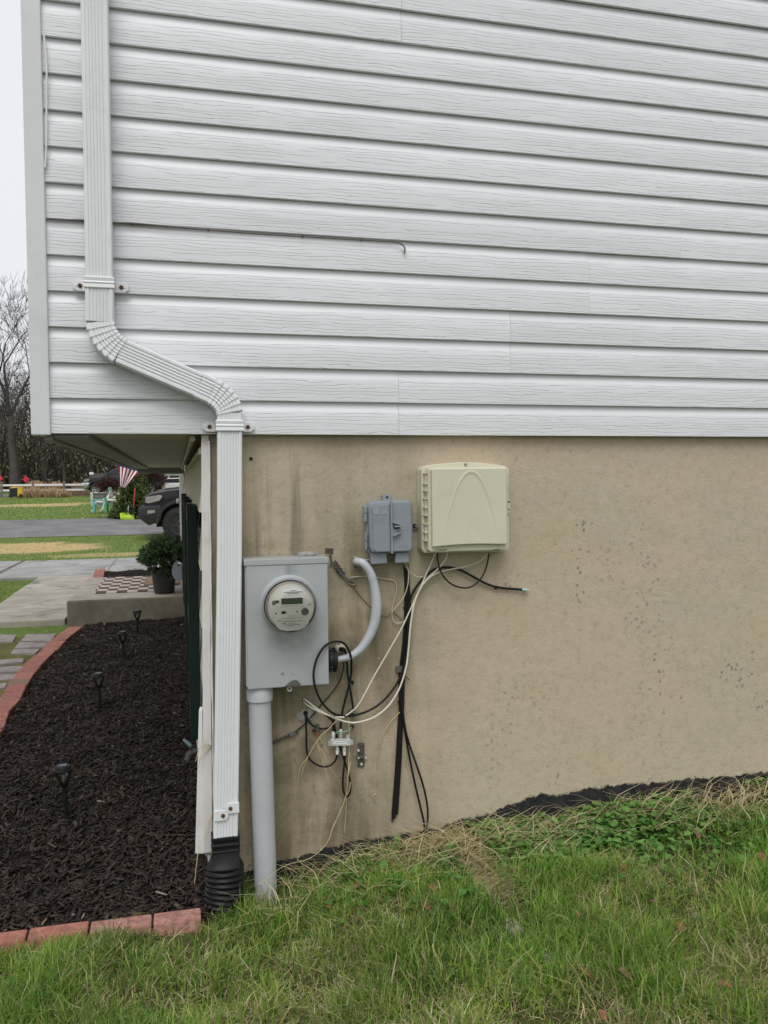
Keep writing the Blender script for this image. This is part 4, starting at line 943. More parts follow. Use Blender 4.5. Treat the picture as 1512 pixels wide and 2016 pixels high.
for lab, u, v in (('black round wall plug beside the green drop wire', 693, 1343), ('black round wall plug above the splitter right port', 693, 1430)):
    p_ = PY(u, v, 0); obj('wall_plug', MB().lathe([(.0065,-.0005),(.0070,-.006),(.0050,-.011),(.002,-.012)], (p_[0], 0, p_[2]), 'y', 12), MT['black'], None, lab, 'wall plug', smooth=True)
# wire stapled along a siding course, and the one behind the corner post
zc = Z0+6*CH
sw = thing('siding_wire', 'thin wire tacked along a siding course ending in a bent hook', 'cable', tuple(PY(790,470,-.04)))
P3 = [PY(u, v+2.5, -.0385) for u, v in ((96,428),(130,430),(165,431),(220,436),(262,437),(330,443),(412,450),(500,457),(596,463),(660,467),(714,470),(750,472),(776,474),(790,478),(797,486),(796,497))]
obj('wire', MB().tube(crom(P3, 5), .0030, 8), mat('faded_grey_wire', (.13,.12,.11), .6), sw, smooth=True)
for u, v in ((259,438), (410,450), (596,463), (712,470)):
    p_ = PY(u, v+2.5, -.041); obj('staple', MB().box(p_[0]-.0016, p_[0]+.0016, -.043, -.034, p_[2]-.005, p_[2]+.004), MT['screw'], sw)
obj('post_wire', MB().tube(crom([PY(u, v, -.042) for u, v in ((86,66),(90,105),(92,140),(91.5,220),(91,290),(88.5,330))], 5), .0030, 8), MT['white_paint'], None, 'white wire bulging out along the corner post near the top', 'cable', smooth=True)
# yellowed dry strands hanging over the splitter
def strands(name, label, lines, m, r=.0012):
    base = PY(*lines[0][-1][:2], -.02)
    t = thing(name, label, 'dried vine', tuple(base))
    for ln in lines:
        C = crom([PY(a, b, c) for a, b, c in ln], 6)
        obj('stem', MB().tube(C, list(np.linspace(r*1.5, r*.6, len(C))), 5), m, t, smooth=True)
MT['straw'] = mat('dry_straw', (.52,.43,.22), .7, var=.2, vscale=20)
strands('dried_vine', 'yellow dry vine stems fanning out below the splitter on the left', [
    [(661,1420,-.045),(646,1436,-.045),(626,1455,-.04),(606,1490,-.03),(591,1512,-.02),(585,1548,-.015)],
    [(633,1449,-.04),(618,1468,-.036),(602,1500,-.02),(592,1530,-.012)],
    [(624,1460,-.04),(632,1490,-.03),(645,1530,-.02),(651,1550,-.015)],
    [(624,1462,-.04),(640,1490,-.03),(662,1530,-.02)],
    [(630,1452,-.04),(640,1470,-.035),(647,1483,-.03)]], MT['straw'])
strands('dried_vine', 'yellow dry strand falling from the teardrop loop into the grass', [
    [(686,1412,-.03),(688,1460,-.03),(686,1510,-.03),(682,1560,-.03),(673,1590,-.03),(655,1630,-.03),(643,1660,-.04),(610,1690,-.06),(560,1705,-.09),(508,1742,-.14)],
    [(690,1500,-.03),(684,1540,-.03),(681,1600,-.02),(678,1640,-.02)],
    [(690,1540,-.03),(688,1555,-.03),(683,1565,-.03)]], MT['straw'], .0014)
strands('dried_vine', 'dry curling vine on the wall left of the snapped raceway', [
    [(787,1402,-.012),(770,1420,-.012),(754,1445,-.010),(743,1480,-.010),(738,1520,-.010),(739,1560,-.010),(744,1590,-.010),(748,1612,-.010)],
    [(740,1562,-.010),(735,1566,-.012),(737,1572,-.012),(741,1577,-.010)]], MT['straw'], .0013)
strands('dried_vine', 'dry grass wisps hanging over the white corner trim', [
    [(416,1468,-.012),(400,1466,-.02),(391,1478,-.02),(385,1500,-.02)],
    [(414,1470,-.012),(396,1490,-.02),(388,1520,-.02)],
    [(418,1600,-.02),(404,1640,-.03),(390,1680,-.05),(383,1740,-.08)]], MT['straw'], .0014)

# ------------------------------------------------------------------ garden bed, edging and path
def edge_x(y):      # inner side of the brick edging
    return np.interp(y, [-.3, .8, 1.6, 2.35, 3.2, 3.98, 4.8, 5.3, 5.64], [-1.22, -1.19, -1.15, -1.104, -1.125, -1.138, -1.12, -1.07, -1.017])
MT['mulch_soil'] = ground_mat('mulch_soil', (.016,.012,.010), (.024,.018,.015), (.035,.027,.022), 6, 40, bump=1.0, bdist=.03)
def mulch_z(x, y):
    return -.008+(vn(x, y, 4.0)-.5)*.035+(vn(x, y, 13.0, 1)-.5)*.02+.02*np.exp(-((x+.02)/.15)**2)-.02*np.exp(-(y+.17)**2/.03)
by = np.arange(-.19, 6.0, .05); bu = np.linspace(0, 1, 26)
BX = np.array([[edge_x(min(q, 5.6))+(.0-edge_x(min(q, 5.6)))*u for u in bu] for q in by]); BY = np.repeat(by[:, None], 26, 1)
i_ = np.arange(BX.size).reshape(BX.shape)
array_mesh('mulch_bed', np.stack([BX, BY, mulch_z(BX, BY)], -1).reshape(-1, 3), [np.stack([i_[:-1,:-1], i_[:-1,1:], i_[1:,1:], i_[1:,:-1]], -1).reshape(-1, 4)], MT['mulch_soil'], smooth=True, kind='structure')
def chips(name, n, xy, zf, label, seed, smin=.012, smax=.055):
    g = np.random.default_rng(seed); x, y = xy
    n = len(x); L = smin+(smax-smin)*g.random(n)**2.4; W = L*(.10+.30*g.random(n)**1.5)+.001; T = .0015+.004*g.random(n)
    th = g.random(n)*2*np.pi; tilt = (g.random(n)-.5)*1.1; roll = (g.random(n)-.5)*1.2
    d = np.stack([np.cos(th)*np.cos(tilt), np.sin(th)*np.cos(tilt), np.sin(tilt)], 1)
    s = np.stack([-np.sin(th)*np.cos(roll), np.cos(th)*np.cos(roll), np.sin(roll)], 1); u = np.cross(d, s)
    c = np.stack([x, y, zf(x, y)+.004+.014*g.random(n)], 1)
    V = np.zeros((n, 8, 3)); k = 0
    for b_, t_ in ((-1, 1), (1, 1)):
        pass
    sh = g.uniform(.45, 1.0, (n, 4)); sk = g.uniform(-.35, .35, (n, 1))
    corners = [(-1,-1,-1,0), (1,-1,-1,1), (1,1,-1,2), (-1,1,-1,3), (-1,-1,1,0), (1,-1,1,1), (1,1,1,2), (-1,1,1,3)]
    for j, (a, b_, h, q) in enumerate(corners):
        V[:, j] = c + d*(a*L*.5*(.75+.25*sh[:, q]))[:, None] + s*(b_*W*.5*sh[:, q])[:, None] + d*(b_*W*.5)[:, None]*sk + u*(h*T*.5)[:, None]
        V[:, j] += u*((1-a*a*.0)*np.sin(a*1.3+th)*L*.06)[:, None]
    Fq = np.array([(3,2,1,0),(4,5,6,7),(0,1,5,4),(1,2,6,5),(2,3,7,6),(3,0,4,7)])
    Fq = (np.arange(n)[:, None, None]*8+Fq[None]).reshape(-1, 4)
    base = np.array([.027,.0195,.0155]); tone = g.random(n)
    col = base[None]*(.55+1.3*tone[:, None]**1.5) + (g.random(n)[:, None] > .93)*np.array([.030,.026,.022]) + (g.random(n)[:, None] > .9975)*np.array([.20,.17,.13]) + (g.random(n)[:, None] > .8)*np.array([.020,.011,.006])
    return array_mesh(name, V.reshape(-1, 3), [Fq], MT['chip'], np.repeat(col, 8, 0), kind='stuff', label=label, category='mulch')
MT['chip'] = attr_mat('mulch_chip', .72, 0, .25)
n = 36000
y = -.17+6.1*rng.random(n)**1.35; u = rng.random(n); ex = edge_x(np.minimum(y, 5.6)); x = ex+.01+(-.035-ex)*u
chips('mulch', n, (x, y), mulch_z, 'dark brown shredded bark mulch filling the garden bed along the house', 5)

# brick edging
edging = thing('brick_edging', 'curved red brick edging round the dark mulch bed', 'edging', (-1.1, 2.0, 0))
seams = [1233,1248,1259.5,1271,1279,1291,1302.5,1312,1323,1335,1347,1360,1373,1386.5,1401,1417,1435]
RE = [(163,1233),(132,1257),(112,1279),(85,1304),(67,1325),(52,1349),(40,1375),(17,1402),(12.6,1417),(6.6,1437)]
def redge(py): return np.interp(py, [q[1] for q in RE], [q[0] for q in RE])
cross = [PZ(redge(v), v, .022)[:2] for v in seams]
yv = cross[-1][1]
while yv > -.12:
    yv -= .165; cross.append(np.array([edge_x(yv)+random.uniform(-.01, .01), yv]))
BW = .128
def brick_q(p0, p1, w, zt, m, parent, gap=.004, zb=-.12):
    p0 = np.array(p0); p1 = np.array(p1); t = (p1-p0)/np.linalg.norm(p1-p0); nrm = np.array([t[1], -t[0]])
    if nrm[0] > 0: nrm = -nrm
    nrm = np.array([-1.0, nrm[1]*.3])
    a = p0+t*gap; b = p1-t*gap; c = b+nrm*w; d = a+nrm*w
    z = [zt+random.uniform(-.006, .006) for _ in range(4)]
    mb = MB().hexa([(*q, zb) for q in (a, d, c, b)], [(a[0],a[1],z[0]),(d[0],d[1],z[1]),(c[0],c[1],z[2]),(b[0],b[1],z[3])])
    return obj('brick', mb, m, parent, bevel=.007)
for k in range(len(cross)-1):
    brick_q(cross[k], cross[k+1], BW+random.uniform(-.008, .008), .022, MT['brick_brown'] if k == 9 else random.choice(BR[:2]), edging)
fr = [-1.4, -1.16, -.965]+[PZ(57, 1830, .03)[0], PZ(178, 1812, .03)[0], PZ(301, 1797, .03)[0], PZ(397, 1787, .03)[0]]
fr = [fr[3]-.63, fr[3]-.42, fr[3]-.21]+fr[3:]
for k in range(len(fr)-1):
    a, b = fr[k]+.003, fr[k+1]-.003; dz = random.uniform(-.003, .004)
    yb, yf = -.186, -.246
    mb = MB().hexa([(a, yf-.028, -.13), (b, yf-.028, -.13), (b, yb, -.13), (a, yb, -.13)], [(a, yf, .028+dz), (b, yf, .028+dz), (b, yb, .031+dz), (a, yb, .031+dz)])
    obj('brick', mb, BR[0] if k < 4 else BR[2], edging, bevel=.007, seg=2)
# far little bed beyond the stoop with its own bricks
sheet('far_mulch_bed', np.linspace(-1.22, -.02, 12), np.linspace(8.1, 10.36, 16), lambda x, y: .08+(vn(x, y, 6)-.5)*.05, MT['mulch_soil'], kind='structure')
nf = 2500; x = -1.2+1.16*rng.random(nf); y = 8.12+2.2*rng.random(nf)
chips('far_mulch', nf, (x, y), lambda x, y: .08+(vn(x, y, 6)-.5)*.05, 'dark bark mulch in the small bed beyond the stoop', 9)
fe = thing('brick_edging', 'short row of red bricks edging the small bed beyond the stoop', 'edging', (-1.15, 9.4, 0))
for k in range(11):
    brick_q((-1.05-.012*k, 8.10+.205*k), (-1.05-.012*(k+1), 8.10+.205*(k+1)), .14, .125, random.choice(BR[:2]), fe)

# stepping stones
py_x = np.linspace(-2.75, -1.16, 20); pyy = np.linspace(1.5, 6.06, 50)
MT['moss'] = ground_mat('mossy_soil', (.085,.10,.030), (.15,.14,.055), (.19,.115,.05), 4, 22, bump=.8, bdist=.02)
path = sheet('garden_path', py_x, pyy, lambda x, y: -.052+(vn(x, y, 7)-.5)*.02, MT['moss'], kind='structure')
P8 = [[(0,470),(195,465),(245,370),(0,365)], [(310,450),(760,460),(840,365),(400,360)], [(210,565),(660,545),(720,490),(290,480)], [(160,640),(530,640),(600,580),(200,590)],
      [(-60,820),(350,775),(355,725),(-40,740)], [(-80,930),(300,905),(390,830),(-60,845)], [(-90,1050),(230,1020),(250,945),(-70,955)], [(-120,1185),(80,1160),(110,1090),(-90,1105)]]
for qd in P8:
    pp = [PZ(a/7.56, 1200+b/7.56, -.035) for a, b in qd]
    mb = MB().hexa([(p[0], p[1], -.11) for p in pp], [(p[0], p[1], -.035+random.uniform(-.005, .004)) for p in pp]); obj('paver', mb, MT['paver'], path, bevel=.008)
for (x0, x1, y0, y1) in ((-2.4,-1.95,5.35,5.6), (-2.45,-1.9,4.9,5.2), (-2.3,-1.9,4.45,4.7), (-2.35,-1.85,3.9,4.2), (-2.2,-1.75,3.3,3.55), (-1.85,-1.42,2.6,2.85), (-1.9,-1.42,2.1,2.4), (-1.85,-1.4,1.65,1.9)):
    obj('paver', MB().box(x0, x1, y0, y1, -.11, -.036), MT['paver'], path, bevel=.008)

# stoop with mats and pot
ST = .23
st = thing('concrete_stoop', 'low weathered concrete stoop at the front door beyond the mulch bed', 'step', (-.6, 7.2, -.06))
obj('block', MB().box(-1.20, -.032, 5.96, 8.06, -.15, ST-.004), MT['concrete_side'], st, bevel=.012)
obj('top', MB().box(-1.19, -.036, 5.97, 8.05, ST-.0035, ST+.003), MT['concrete'], st, bevel=.003)
mm, n_, l_, p_ = nt('checkered_mat'); b_ = NB(n_, l_); v_ = b_.sep(b_.pos())
w_ = n_.new('ShaderNodeTexChecker'); l_.new(b_.mapv(b_.pos(), rot=(0,0,R(0)), scale=(1,.62,1)), w_.inputs['Vector']); w_.inputs['Scale'].default_value = 9.3
w_.inputs['Color1'].default_value = (.48,.39,.33,1); w_.inputs['Color2'].default_value = (.060,.045,.048,1)
l_.new(w_.outputs[0], p_.inputs['Base Color']); p_.inputs['Roughness'].default_value = .95
obj('checkered_mat', MB().box(-.99, -.20, 6.42, 7.95, ST+.0035, ST+.012), mm, None, 'cream and black checkered rug lying on the concrete stoop', 'rug', bevel=.002)
obj('door_mat', MB().box(-.49, -.10, 6.95, 7.65, ST+.0125, ST+.026), mat('coir_mat', (.22,.145,.095), .95, var=.3, vscale=30, bump=.6, bscale=200), None, 'brown door mat on top of the checkered rug', 'door mat', bevel=.003)
pc = (-.255, 6.27, ST+.0035)
pot = obj('plant_pot', MB().lathe([(.096,0),(.104,.01),(.131,.235),(.137,.236),(.138,.262),(.130,.264),(.124,.240),(.10,.235)], pc, 'z', 28), mat('dark_pot', (.028,.024,.023), .55, var=.2), None, 'dark tapered plant pot standing on the edge of the stoop', 'plant pot', smooth=True)
MT['needle'] = attr_mat('needle_foliage', .6, .15, .3)
def leafcloud(name, C, D, L, W, cols, m, parent=None, **kw):
    """many small two-face leaves: centres C, directions D, length L, width W"""
    n = len(C); g = np.random.default_rng(len(C)); D = D/np.linalg.norm(D, axis=1, keepdims=True)
    r = g.normal(size=(n, 3)); s = np.cross(D, r); s /= np.linalg.norm(s, axis=1, keepdims=True)
    L = np.broadcast_to(L, n)[:, None]; W = np.broadcast_to(W, n)[:, None]
    V = np.stack([C, C+D*L*.45+s*W, C+D*L, C+D*L*.45-s*W], 1).reshape(-1, 3)
    Fq = np.arange(n*4).reshape(n, 4)
    o = array_mesh(name, V, [Fq], m, np.repeat(cols, 4, 0))
    if parent is not None:
        me = o.data; me.transform(Matrix.Translation(-Vector(ORG[parent].tolist()))); o.parent = parent; ORG[o] = ORG[parent]
    for k, v in kw.items(): o[k] = v
    return o
def bushy(center, rx, rz, n_tuft, per, g, shape='ball'):
    C = []; D = []; shade = []
    for _ in range(n_tuft):
        if shape == 'ball':
            v = g.normal(size=3); v /= np.linalg.norm(v); v[2] = abs(v[2])*.9-.25 if g.random() < .8 else v[2]
            rr = g.uniform(.35, 1.03); p = np.array([v[0]*rx*rr, v[1]*rx*rr, v[2]*rz*rr]); d0 = v+np.array([0,0,.45])
        else:
            h = g.random()**1.5; a = g.random()*2*np.pi; rr = (1-h**1.2)*rx*g.uniform(.6, 1.08)+.03; p = np.array([math.cos(a)*rr, math.sin(a)*rr, h*rz]); d0 = np.array([math.cos(a), math.sin(a), .55])
        d0 = d0/np.linalg.norm(d0); sh = g.uniform(.5, 1.25)
        for k in range(per):
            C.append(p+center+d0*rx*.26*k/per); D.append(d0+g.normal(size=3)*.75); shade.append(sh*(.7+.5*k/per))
    return np.array(C), np.array(D), np.array(shade)
g = np.random.default_rng(21)
shr = thing('potted_shrub', 'round needled evergreen shrub growing in the dark pot', 'shrub', (pc[0], pc[1], pc[2]+.24))
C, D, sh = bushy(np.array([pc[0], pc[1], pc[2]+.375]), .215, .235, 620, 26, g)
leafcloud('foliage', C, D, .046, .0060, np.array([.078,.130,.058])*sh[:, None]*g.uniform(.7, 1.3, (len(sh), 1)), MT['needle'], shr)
obj('stem', MB().tube([(pc[0], pc[1], pc[2]+.2), (pc[0]+.01, pc[1], pc[2]+.42)], [.012,.006], 7), mat('bark', (.06,.045,.03), .9), shr)
hh = thing('hose_holder', 'grey rounded hose holder fixed low on the front wall beside the potted shrub', 'hose holder', (-.08, 6.2, .4))
obj('back_plate', MB().box(-.075, -.034, 6.10, 6.18, .38, .56), MT['box_grey'], hh, bevel=.006)
obj('cradle', MB().prism([(-.078+.0*0, .40), (-.105, .385), (-.15, .405), (-.17, .45), (-.172, .50), (-.158, .55), (-.135, .585), (-.11, .60), (-.11, .40+.14), (-.078, .54)], 6.05, 6.25), MT['box_grey'], hh, bevel=.006)
# spigot
sg = thing('spigot', 'outdoor spigot with a teal handle sticking out of the front wall', 'faucet', (-.07, .24, .42))
SGM = mat('dark_brass_tap', (.05,.045,.04), .6)
obj('flange', MB().lathe([(.02,.012),(.02,.0),(.014,-.006)], (-.04, .26, .40), 'x', 14), SGM, sg, smooth=True)
obj('body', MB().tube([(-.035,.26,.40),(-.065,.26,.40),(-.08,.26,.39),(-.086,.26,.37)], [.010,.010,.010,.011], 10), SGM, sg, smooth=True)
obj('handle', MB().tube([(-.07,.24,.425),(-.082,.26,.432),(-.096,.28,.440)], [.006,.008,.006], 8), mat('teal_handle', (.08,.125,.135), .5), sg, smooth=True)
obj('valve_stem', MB().tube([(-.07,.26,.40),(-.082,.26,.43)], .005, 8), SGM, sg, smooth=True)

# solar path lights
MT['lens'] = glass_mat('light_lens', (.92,.95,.93), .34, .2)
def solar(base, h, tilt, label):
    t = thing('solar_light', label, 'path light', tuple(base), 'black solar lights along the mulch bed')
    s = h/.23; bx_, by_, bz_ = base; tx, ty = tilt
    def P(r, hh, a): return (bx_+tx*hh+r*math.cos(a), by_+ty*hh+r*math.sin(a), bz_+hh)
    def lat(prof, n=20): return MB().loft([[P(r*s, q*s, 2*math.pi*k/n) for k in range(n)] for r, q in prof])
    obj('stake', lat([(.0085,-.03),(.0095,.0),(.0095,.135),(.013,.137),(.018,.146),(.020,.150)], 12), MT['black'], t, smooth=True)
    cap = obj('cap', lat([(.036,.202),(.043,.203),(.044,.207),(.042,.212),(.034,.214),(.033,.218),(.031,.222),(.026,.2235)]), MT['black'], t, smooth=True)
    obj('solar_panel', MB().prism_z([(bx_+tx*.224*s+a*s, by_+ty*.224*s+b*s) for a, b in ((-.015,-.015),(.015,-.015),(.015,.015),(-.015,.015))], bz_+.2236*s, bz_+.2255*s), mat('solar_cell', (.06,.07,.085), .4, var=.05), cap)
    obj('lens', lat([(.017,.150),(.026,.168),(.033,.190),(.036,.202)]), MT['lens'], t, smooth=True)
    obj('bulb', lat([(.002,.152),(.006,.160),(.007,.175),(.004,.185)], 8), mat('frosted_filament', (.75,.68,.38), .4), t, smooth=True)
    for k in range(4):
        a = math.pi/4+k*math.pi/2+.3
        obj('rib', MB().tube([P(.0185*s, .148*s, a), P(.0285*s, .168*s, a), P(.0355*s, .190*s, a), P(.039*s, .204*s, a)], .0022*s, 6), MT['black'], t)
for (u, v, h, tl, lab) in ((131, 1608, .23, (-.05, .02), 'nearest black solar light in the mulch, with clear lens and flat cap'), (197, 1395, .235, (-.03, .0), 'second black solar light from the front of the mulch bed'),
                           (243, 1298, .235, (-.01, .02), 'third black solar light from the front of the mulch bed'), (271, 1248, .235, (0, 0), 'black solar light just in front of the concrete stoop')):
    p = PZ(u, v, 0.0); solar((p[0], p[1], -.005), h, tl, lab)
solar((-.42, 9.1, .08), .22, (0, 0), 'tiny solar light in the small far bed left of the potted shrub'); solar((-.30, 9.5, .08), .30, (0, 0), 'taller tiny solar light half hidden behind the potted shrub')

# ------------------------------------------------------------------ grass
MT['grass'] = attr_mat('grass_blade', .5, .42, .35)
def blades(name, x, y, z, Lm, lean, wid, col, label, seed, heading=None, droop=1.0, curl=0.0, **kw):
    g = np.random.default_rng(seed); n = len(x); th = g.random(n)*2*np.pi if heading is None else heading
    d = np.stack([np.cos(th), np.sin(th), np.zeros(n)], 1); s = np.stack([-np.sin(th+g.normal(0, .5, n)), np.cos(th), np.zeros(n)], 1); s /= np.linalg.norm(s, axis=1, keepdims=True)
    base = np.stack([x, y, z], 1); V = np.zeros((n, 7, 3)); side = np.cross(d, [0, 0, 1])
    for j, t in enumerate((0.0, .4, .75, 1.0)):
        up = Lm*(t*(1-.45*lean*t*droop)); out = Lm*lean*(t**1.6)
        c = base+d*out[:, None]+side*(curl*Lm*t*t*g.normal(0, 1, n))[:, None]; c[:, 2] += up*np.sqrt(np.clip(1-(lean*.75)**2, .04, 1))
        w = wid*(1-t**2)*.5+.0
        if j < 3: V[:, 2*j] = c-s*w[:, None]; V[:, 2*j+1] = c+s*w[:, None]
        else: V[:, 6] = c
    i = (np.arange(n)*7)[:, None]
    q = np.concatenate([i+np.array([[0,1,3,2]]), i+np.array([[2,3,5,4]])], 0); t3 = i+np.array([[4,5,6]])
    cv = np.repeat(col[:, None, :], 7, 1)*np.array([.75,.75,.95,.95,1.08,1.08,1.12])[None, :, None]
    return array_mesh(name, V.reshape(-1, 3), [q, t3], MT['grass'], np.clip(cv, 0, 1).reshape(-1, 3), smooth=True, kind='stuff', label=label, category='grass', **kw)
def lawn_ok(x, y):
    bed = (x < -.02) & (y > -.262)
    tw = (x > -.07) & (x < .10) & (y > -.17) & (y < 0)
    cond = ((x-.165)**2+(y+.055)**2) < .045**2
    return (y < -.004) & ~bed & ~cond & ~(tw & (((x-.015)/.07)**2+((y+.11)/.07)**2 < 1))
def bare(x, y):      # bare stony soil streak and the weedy strip beside the wall
    p0 = PZ(905, 1700, .02); p1 = PZ(1010, 1825, .0)
    t = np.clip(((x-p0[0])*(p1[0]-p0[0])+(y-p0[1])*(p1[1]-p0[1]))/((p1[0]-p0[0])**2+(p1[1]-p0[1])**2), 0, 1)
    return np.hypot(x-p0[0]-t*(p1[0]-p0[0]), y-p0[1]-t*(p1[1]-p0[1]))
GRN = np.array([[.145,.278,.034],[.195,.338,.047],[.268,.398,.076],[.085,.195,.030],[.360,.425,.120]])
STR = np.array([[.66,.57,.33],[.78,.70,.45],[.50,.40,.22],[.60,.50,.28]])
def grass_patch(name, n, x0, x1, y0, y1, label, seed, lscale=1.0):
    g = np.random.default_rng(seed)
    x = x0+(x1-x0)*g.random(n); y = y0+(y1-y0)*g.random(n)
    cl = vn(x, y, 5.0)*.6+vn(x, y, 14.0, 1)*.4
    keep = lawn_ok(x, y) & (g.random(n) < .08+1.9*np.clip(cl-.12, 0, 1)**1.25)
    wall = np.clip((y+.32)/.30, 0, 1)*(x > .12)              # thinner towards the wall where weeds and straw take over
    keep &= g.random(n) > wall*.72
    keep &= (bare(x, y) > .048+.03*g.random(n))
    x, y, cl = x[keep], y[keep], cl[keep]; n = len(x)
    yel = vn(x, y, 1.9, 2)*.65+vn(x, y, 6.0, 3)*.35
    dead = g.random(n) < np.clip((yel-.46)*1.8+.12, .05, .62)+.10*np.clip((y+.4)/.35, 0, 1)
    col = GRN[g.integers(0, 5, n)]*(.65+.75*vn(x, y, 4.0, 4))[:, None]; col *= g.uniform(.75, 1.25, (n, 1))
    fresh = vn(x, y, 2.6, 5); col *= (.8+.45*fresh)[:, None]; col[:, 0] *= .85+.4*yel
    col[dead] = STR[g.integers(0, 4, dead.sum())]*g.uniform(.6, 1.2, (dead.sum(), 1))
    L = (.026+.095*cl*g.uniform(.35, 1.35, n))*lscale; L[dead] *= g.uniform(.6, 1.2, dead.sum())
    lean = np.clip(g.uniform(.15, .95, n), 0, 1); lean[dead] = g.uniform(.6, 1.15, dead.sum())
    wid = g.uniform(.0018, .0048, n)
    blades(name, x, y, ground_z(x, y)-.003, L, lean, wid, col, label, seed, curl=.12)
grass_patch('lawn_grass', 225000, -.95, 2.75, -1.42, 0, 'green and straw coloured lawn grass growing in front of the house wall', 31)
grass_patch('outer_grass', 60000, -3.2, 4.2, -2.6, 0, 'thinner lawn grass at the edges of the side yard', 32, 1.1)
# tall fresh tufts
g = np.random.default_rng(40); tx = []; ty = []; tl = []
tuft_px = [(750,1750,1.3),(620,1800,1.0),(1240,1665,1.2),(1460,1705,1.5),(560,1790,1.0),(430,1840,.9),(500,1800,1.1),(1000,1720,1.3),(1030,1890,1.0),(820,1690,1.0),(1350,1690,1.2),(1120,1600,.8),(690,1705,1.0),(1230,1880,1.2),(300,1900,.9),(150,1920,.9),(700,1900,1.1),(900,1950,1.1),(1400,1900,1.2),(470,1770,.9)]
_tr = random.Random(77)
tuft_px += [(_tr.uniform(0, 1512), _tr.uniform(1890, 2016), _tr.uniform(.8, 1.5)) for _ in range(26)]+[(_tr.uniform(560, 1512), _tr.uniform(1720, 1900), _tr.uniform(.7, 1.3)) for _ in range(26)]+[(_tr.uniform(0, 420), _tr.uniform(1850, 1900), _tr.uniform(.6, .9)) for _ in range(10)]
for (u, v, s) in tuft_px:
    p = PZ(u, v, .0); k = int(75*s); tx += list(p[0]+g.normal(0, .045*s, k)); ty += list(p[1]+g.normal(0, .04*s, k)); tl += list(g.uniform(.05, .125, k)*s)
tx = np.array(tx); ty = np.array(ty); tl = np.array(tl); ok = lawn_ok(tx, ty) & (ty < -.015); tx, ty, tl = tx[ok], ty[ok], tl[ok]
col = GRN[g.integers(0, 5, len(tx))]*g.uniform(.6, 1.25, (len(tx), 1)); _d = g.random(len(tx)) < .12; col[_d] = STR[g.integers(0, 4, _d.sum())]*.9
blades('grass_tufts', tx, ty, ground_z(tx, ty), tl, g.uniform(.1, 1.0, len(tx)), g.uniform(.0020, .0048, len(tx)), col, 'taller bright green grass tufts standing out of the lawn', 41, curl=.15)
# dead straw lying along the wall
n = 2000; g = np.random.default_rng(50)
sx = np.concatenate([g.uniform(.12, 2.8, n//2), g.normal(.75, .16, n//4), g.normal(1.12, .12, n//8), g.normal(1.9, .25, n-n//2-n//4-n//8)]); sy = -np.abs(g.normal(0, .13, n))-.015
ok = lawn_ok(sx, sy) & (sx < 3); sx, sy = sx[ok], sy[ok]; n = len(sx)
L = g.uniform(.06, .30, n)*g.uniform(.5, 1, n); col = STR[g.integers(0, 4, n)]*g.uniform(.8, 1.3, (n, 1))
hd = np.where(g.random(n) < .7, g.normal(0, .7, n)+np.pi*(g.random(n) < .5), g.random(n)*6.28)
L = np.where(np.sin(hd) > 0, np.minimum(L, np.abs(sy)/np.maximum(np.sin(hd), .05)*.9), L)
blades('dead_straw', sx, sy, ground_z(sx, sy)+g.uniform(.0, .05, n), L, g.uniform(.75, 1.2, n), g.uniform(.0024, .0046, n), col, 'long dead straw stalks matted against the foot of the wall', 51, heading=hd, curl=.18)
# short straw combed over the bare soil streak
g = np.random.default_rng(55); n = 700; t_ = g.random(n); qa = PZ(900, 1695, .03); qb = PZ(1000, 1812, .0)
sx = qa[0]+(qb[0]-qa[0])*t_+g.normal(0, .035, n); sy = qa[1]+(qb[1]-qa[1])*t_+g.normal(0, .03, n)
blades('soil_straw', sx, sy, ground_z(sx, sy)+.012, g.uniform(.03, .08, n), g.uniform(.7, 1.1, n), g.uniform(.0018, .003, n), STR[g.integers(0, 4, n)]*g.uniform(.6, 1.1, (n, 1)), 'short dead grass combed over the bare soil streak', 56, heading=g.normal(-.6, .5, n))
# broadleaf weeds
MT['weed'] = attr_mat('weed_leaf', .5, .25, .35)
g = np.random.default_rng(60); n = 7000
wx = np.concatenate([g.uniform(.85, 2.8, n*6//10), g.normal(1.12, .16, n*2//10), g.uniform(.3, .9, n//10), g.normal(1.45, .2, n//10)]); wy = -np.abs(g.normal(0, .2, len(wx)))-.012
pat = vn(wx, wy, 6.0, 2); ok = (pat > .40) & (wy > -.62) & lawn_ok(wx, wy) & (bare(wx, wy) > .07); wx, wy = wx[ok], wy[ok]; n = len(wx)
wz = ground_z(wx, wy)+.01+.055*g.random(n)*np.clip(1.2+wy*1.5, .3, 1)
th = g.random(n)*2*np.pi; D = np.stack([np.cos(th), np.sin(th), g.uniform(-.35, .5, n)], 1); D /= np.linalg.norm(D, axis=1, keepdims=True)
s_ = np.stack([-np.sin(th), np.cos(th), g.normal(0, .25, n)], 1); L = g.uniform(.014, .036, n); Wd = L*g.uniform(.38, .5, n); C = np.stack([wx, wy, wz], 1); up = np.array([0,0,1.0])
prof_ = [(0, 0, 0), (.22, .75, .10), (.5, 1, .14), (.8, .6, .08), (1, 0, -.05)]
V = []
for t, w, h in prof_:
    for sd in (-1, 1): V.append(C+D*(L*t)[:, None]+s_*(Wd*w*sd)[:, None]+up*(L*(h*(1 if w else .0)+.0))[:, None])
V.insert(4, None) if False else None
mid = [C+D*(L*t)[:, None]+up*(-L*.02)[:, None] for t, w, h in prof_]
VV = np.stack([mid[0], V[2], V[4], V[6], mid[4], V[7], V[5], V[3], mid[2]], 1)   # 0 base,1-3 left,4 tip,5-7 right,8 centre rib
i = (np.arange(n)*9)[:, None]
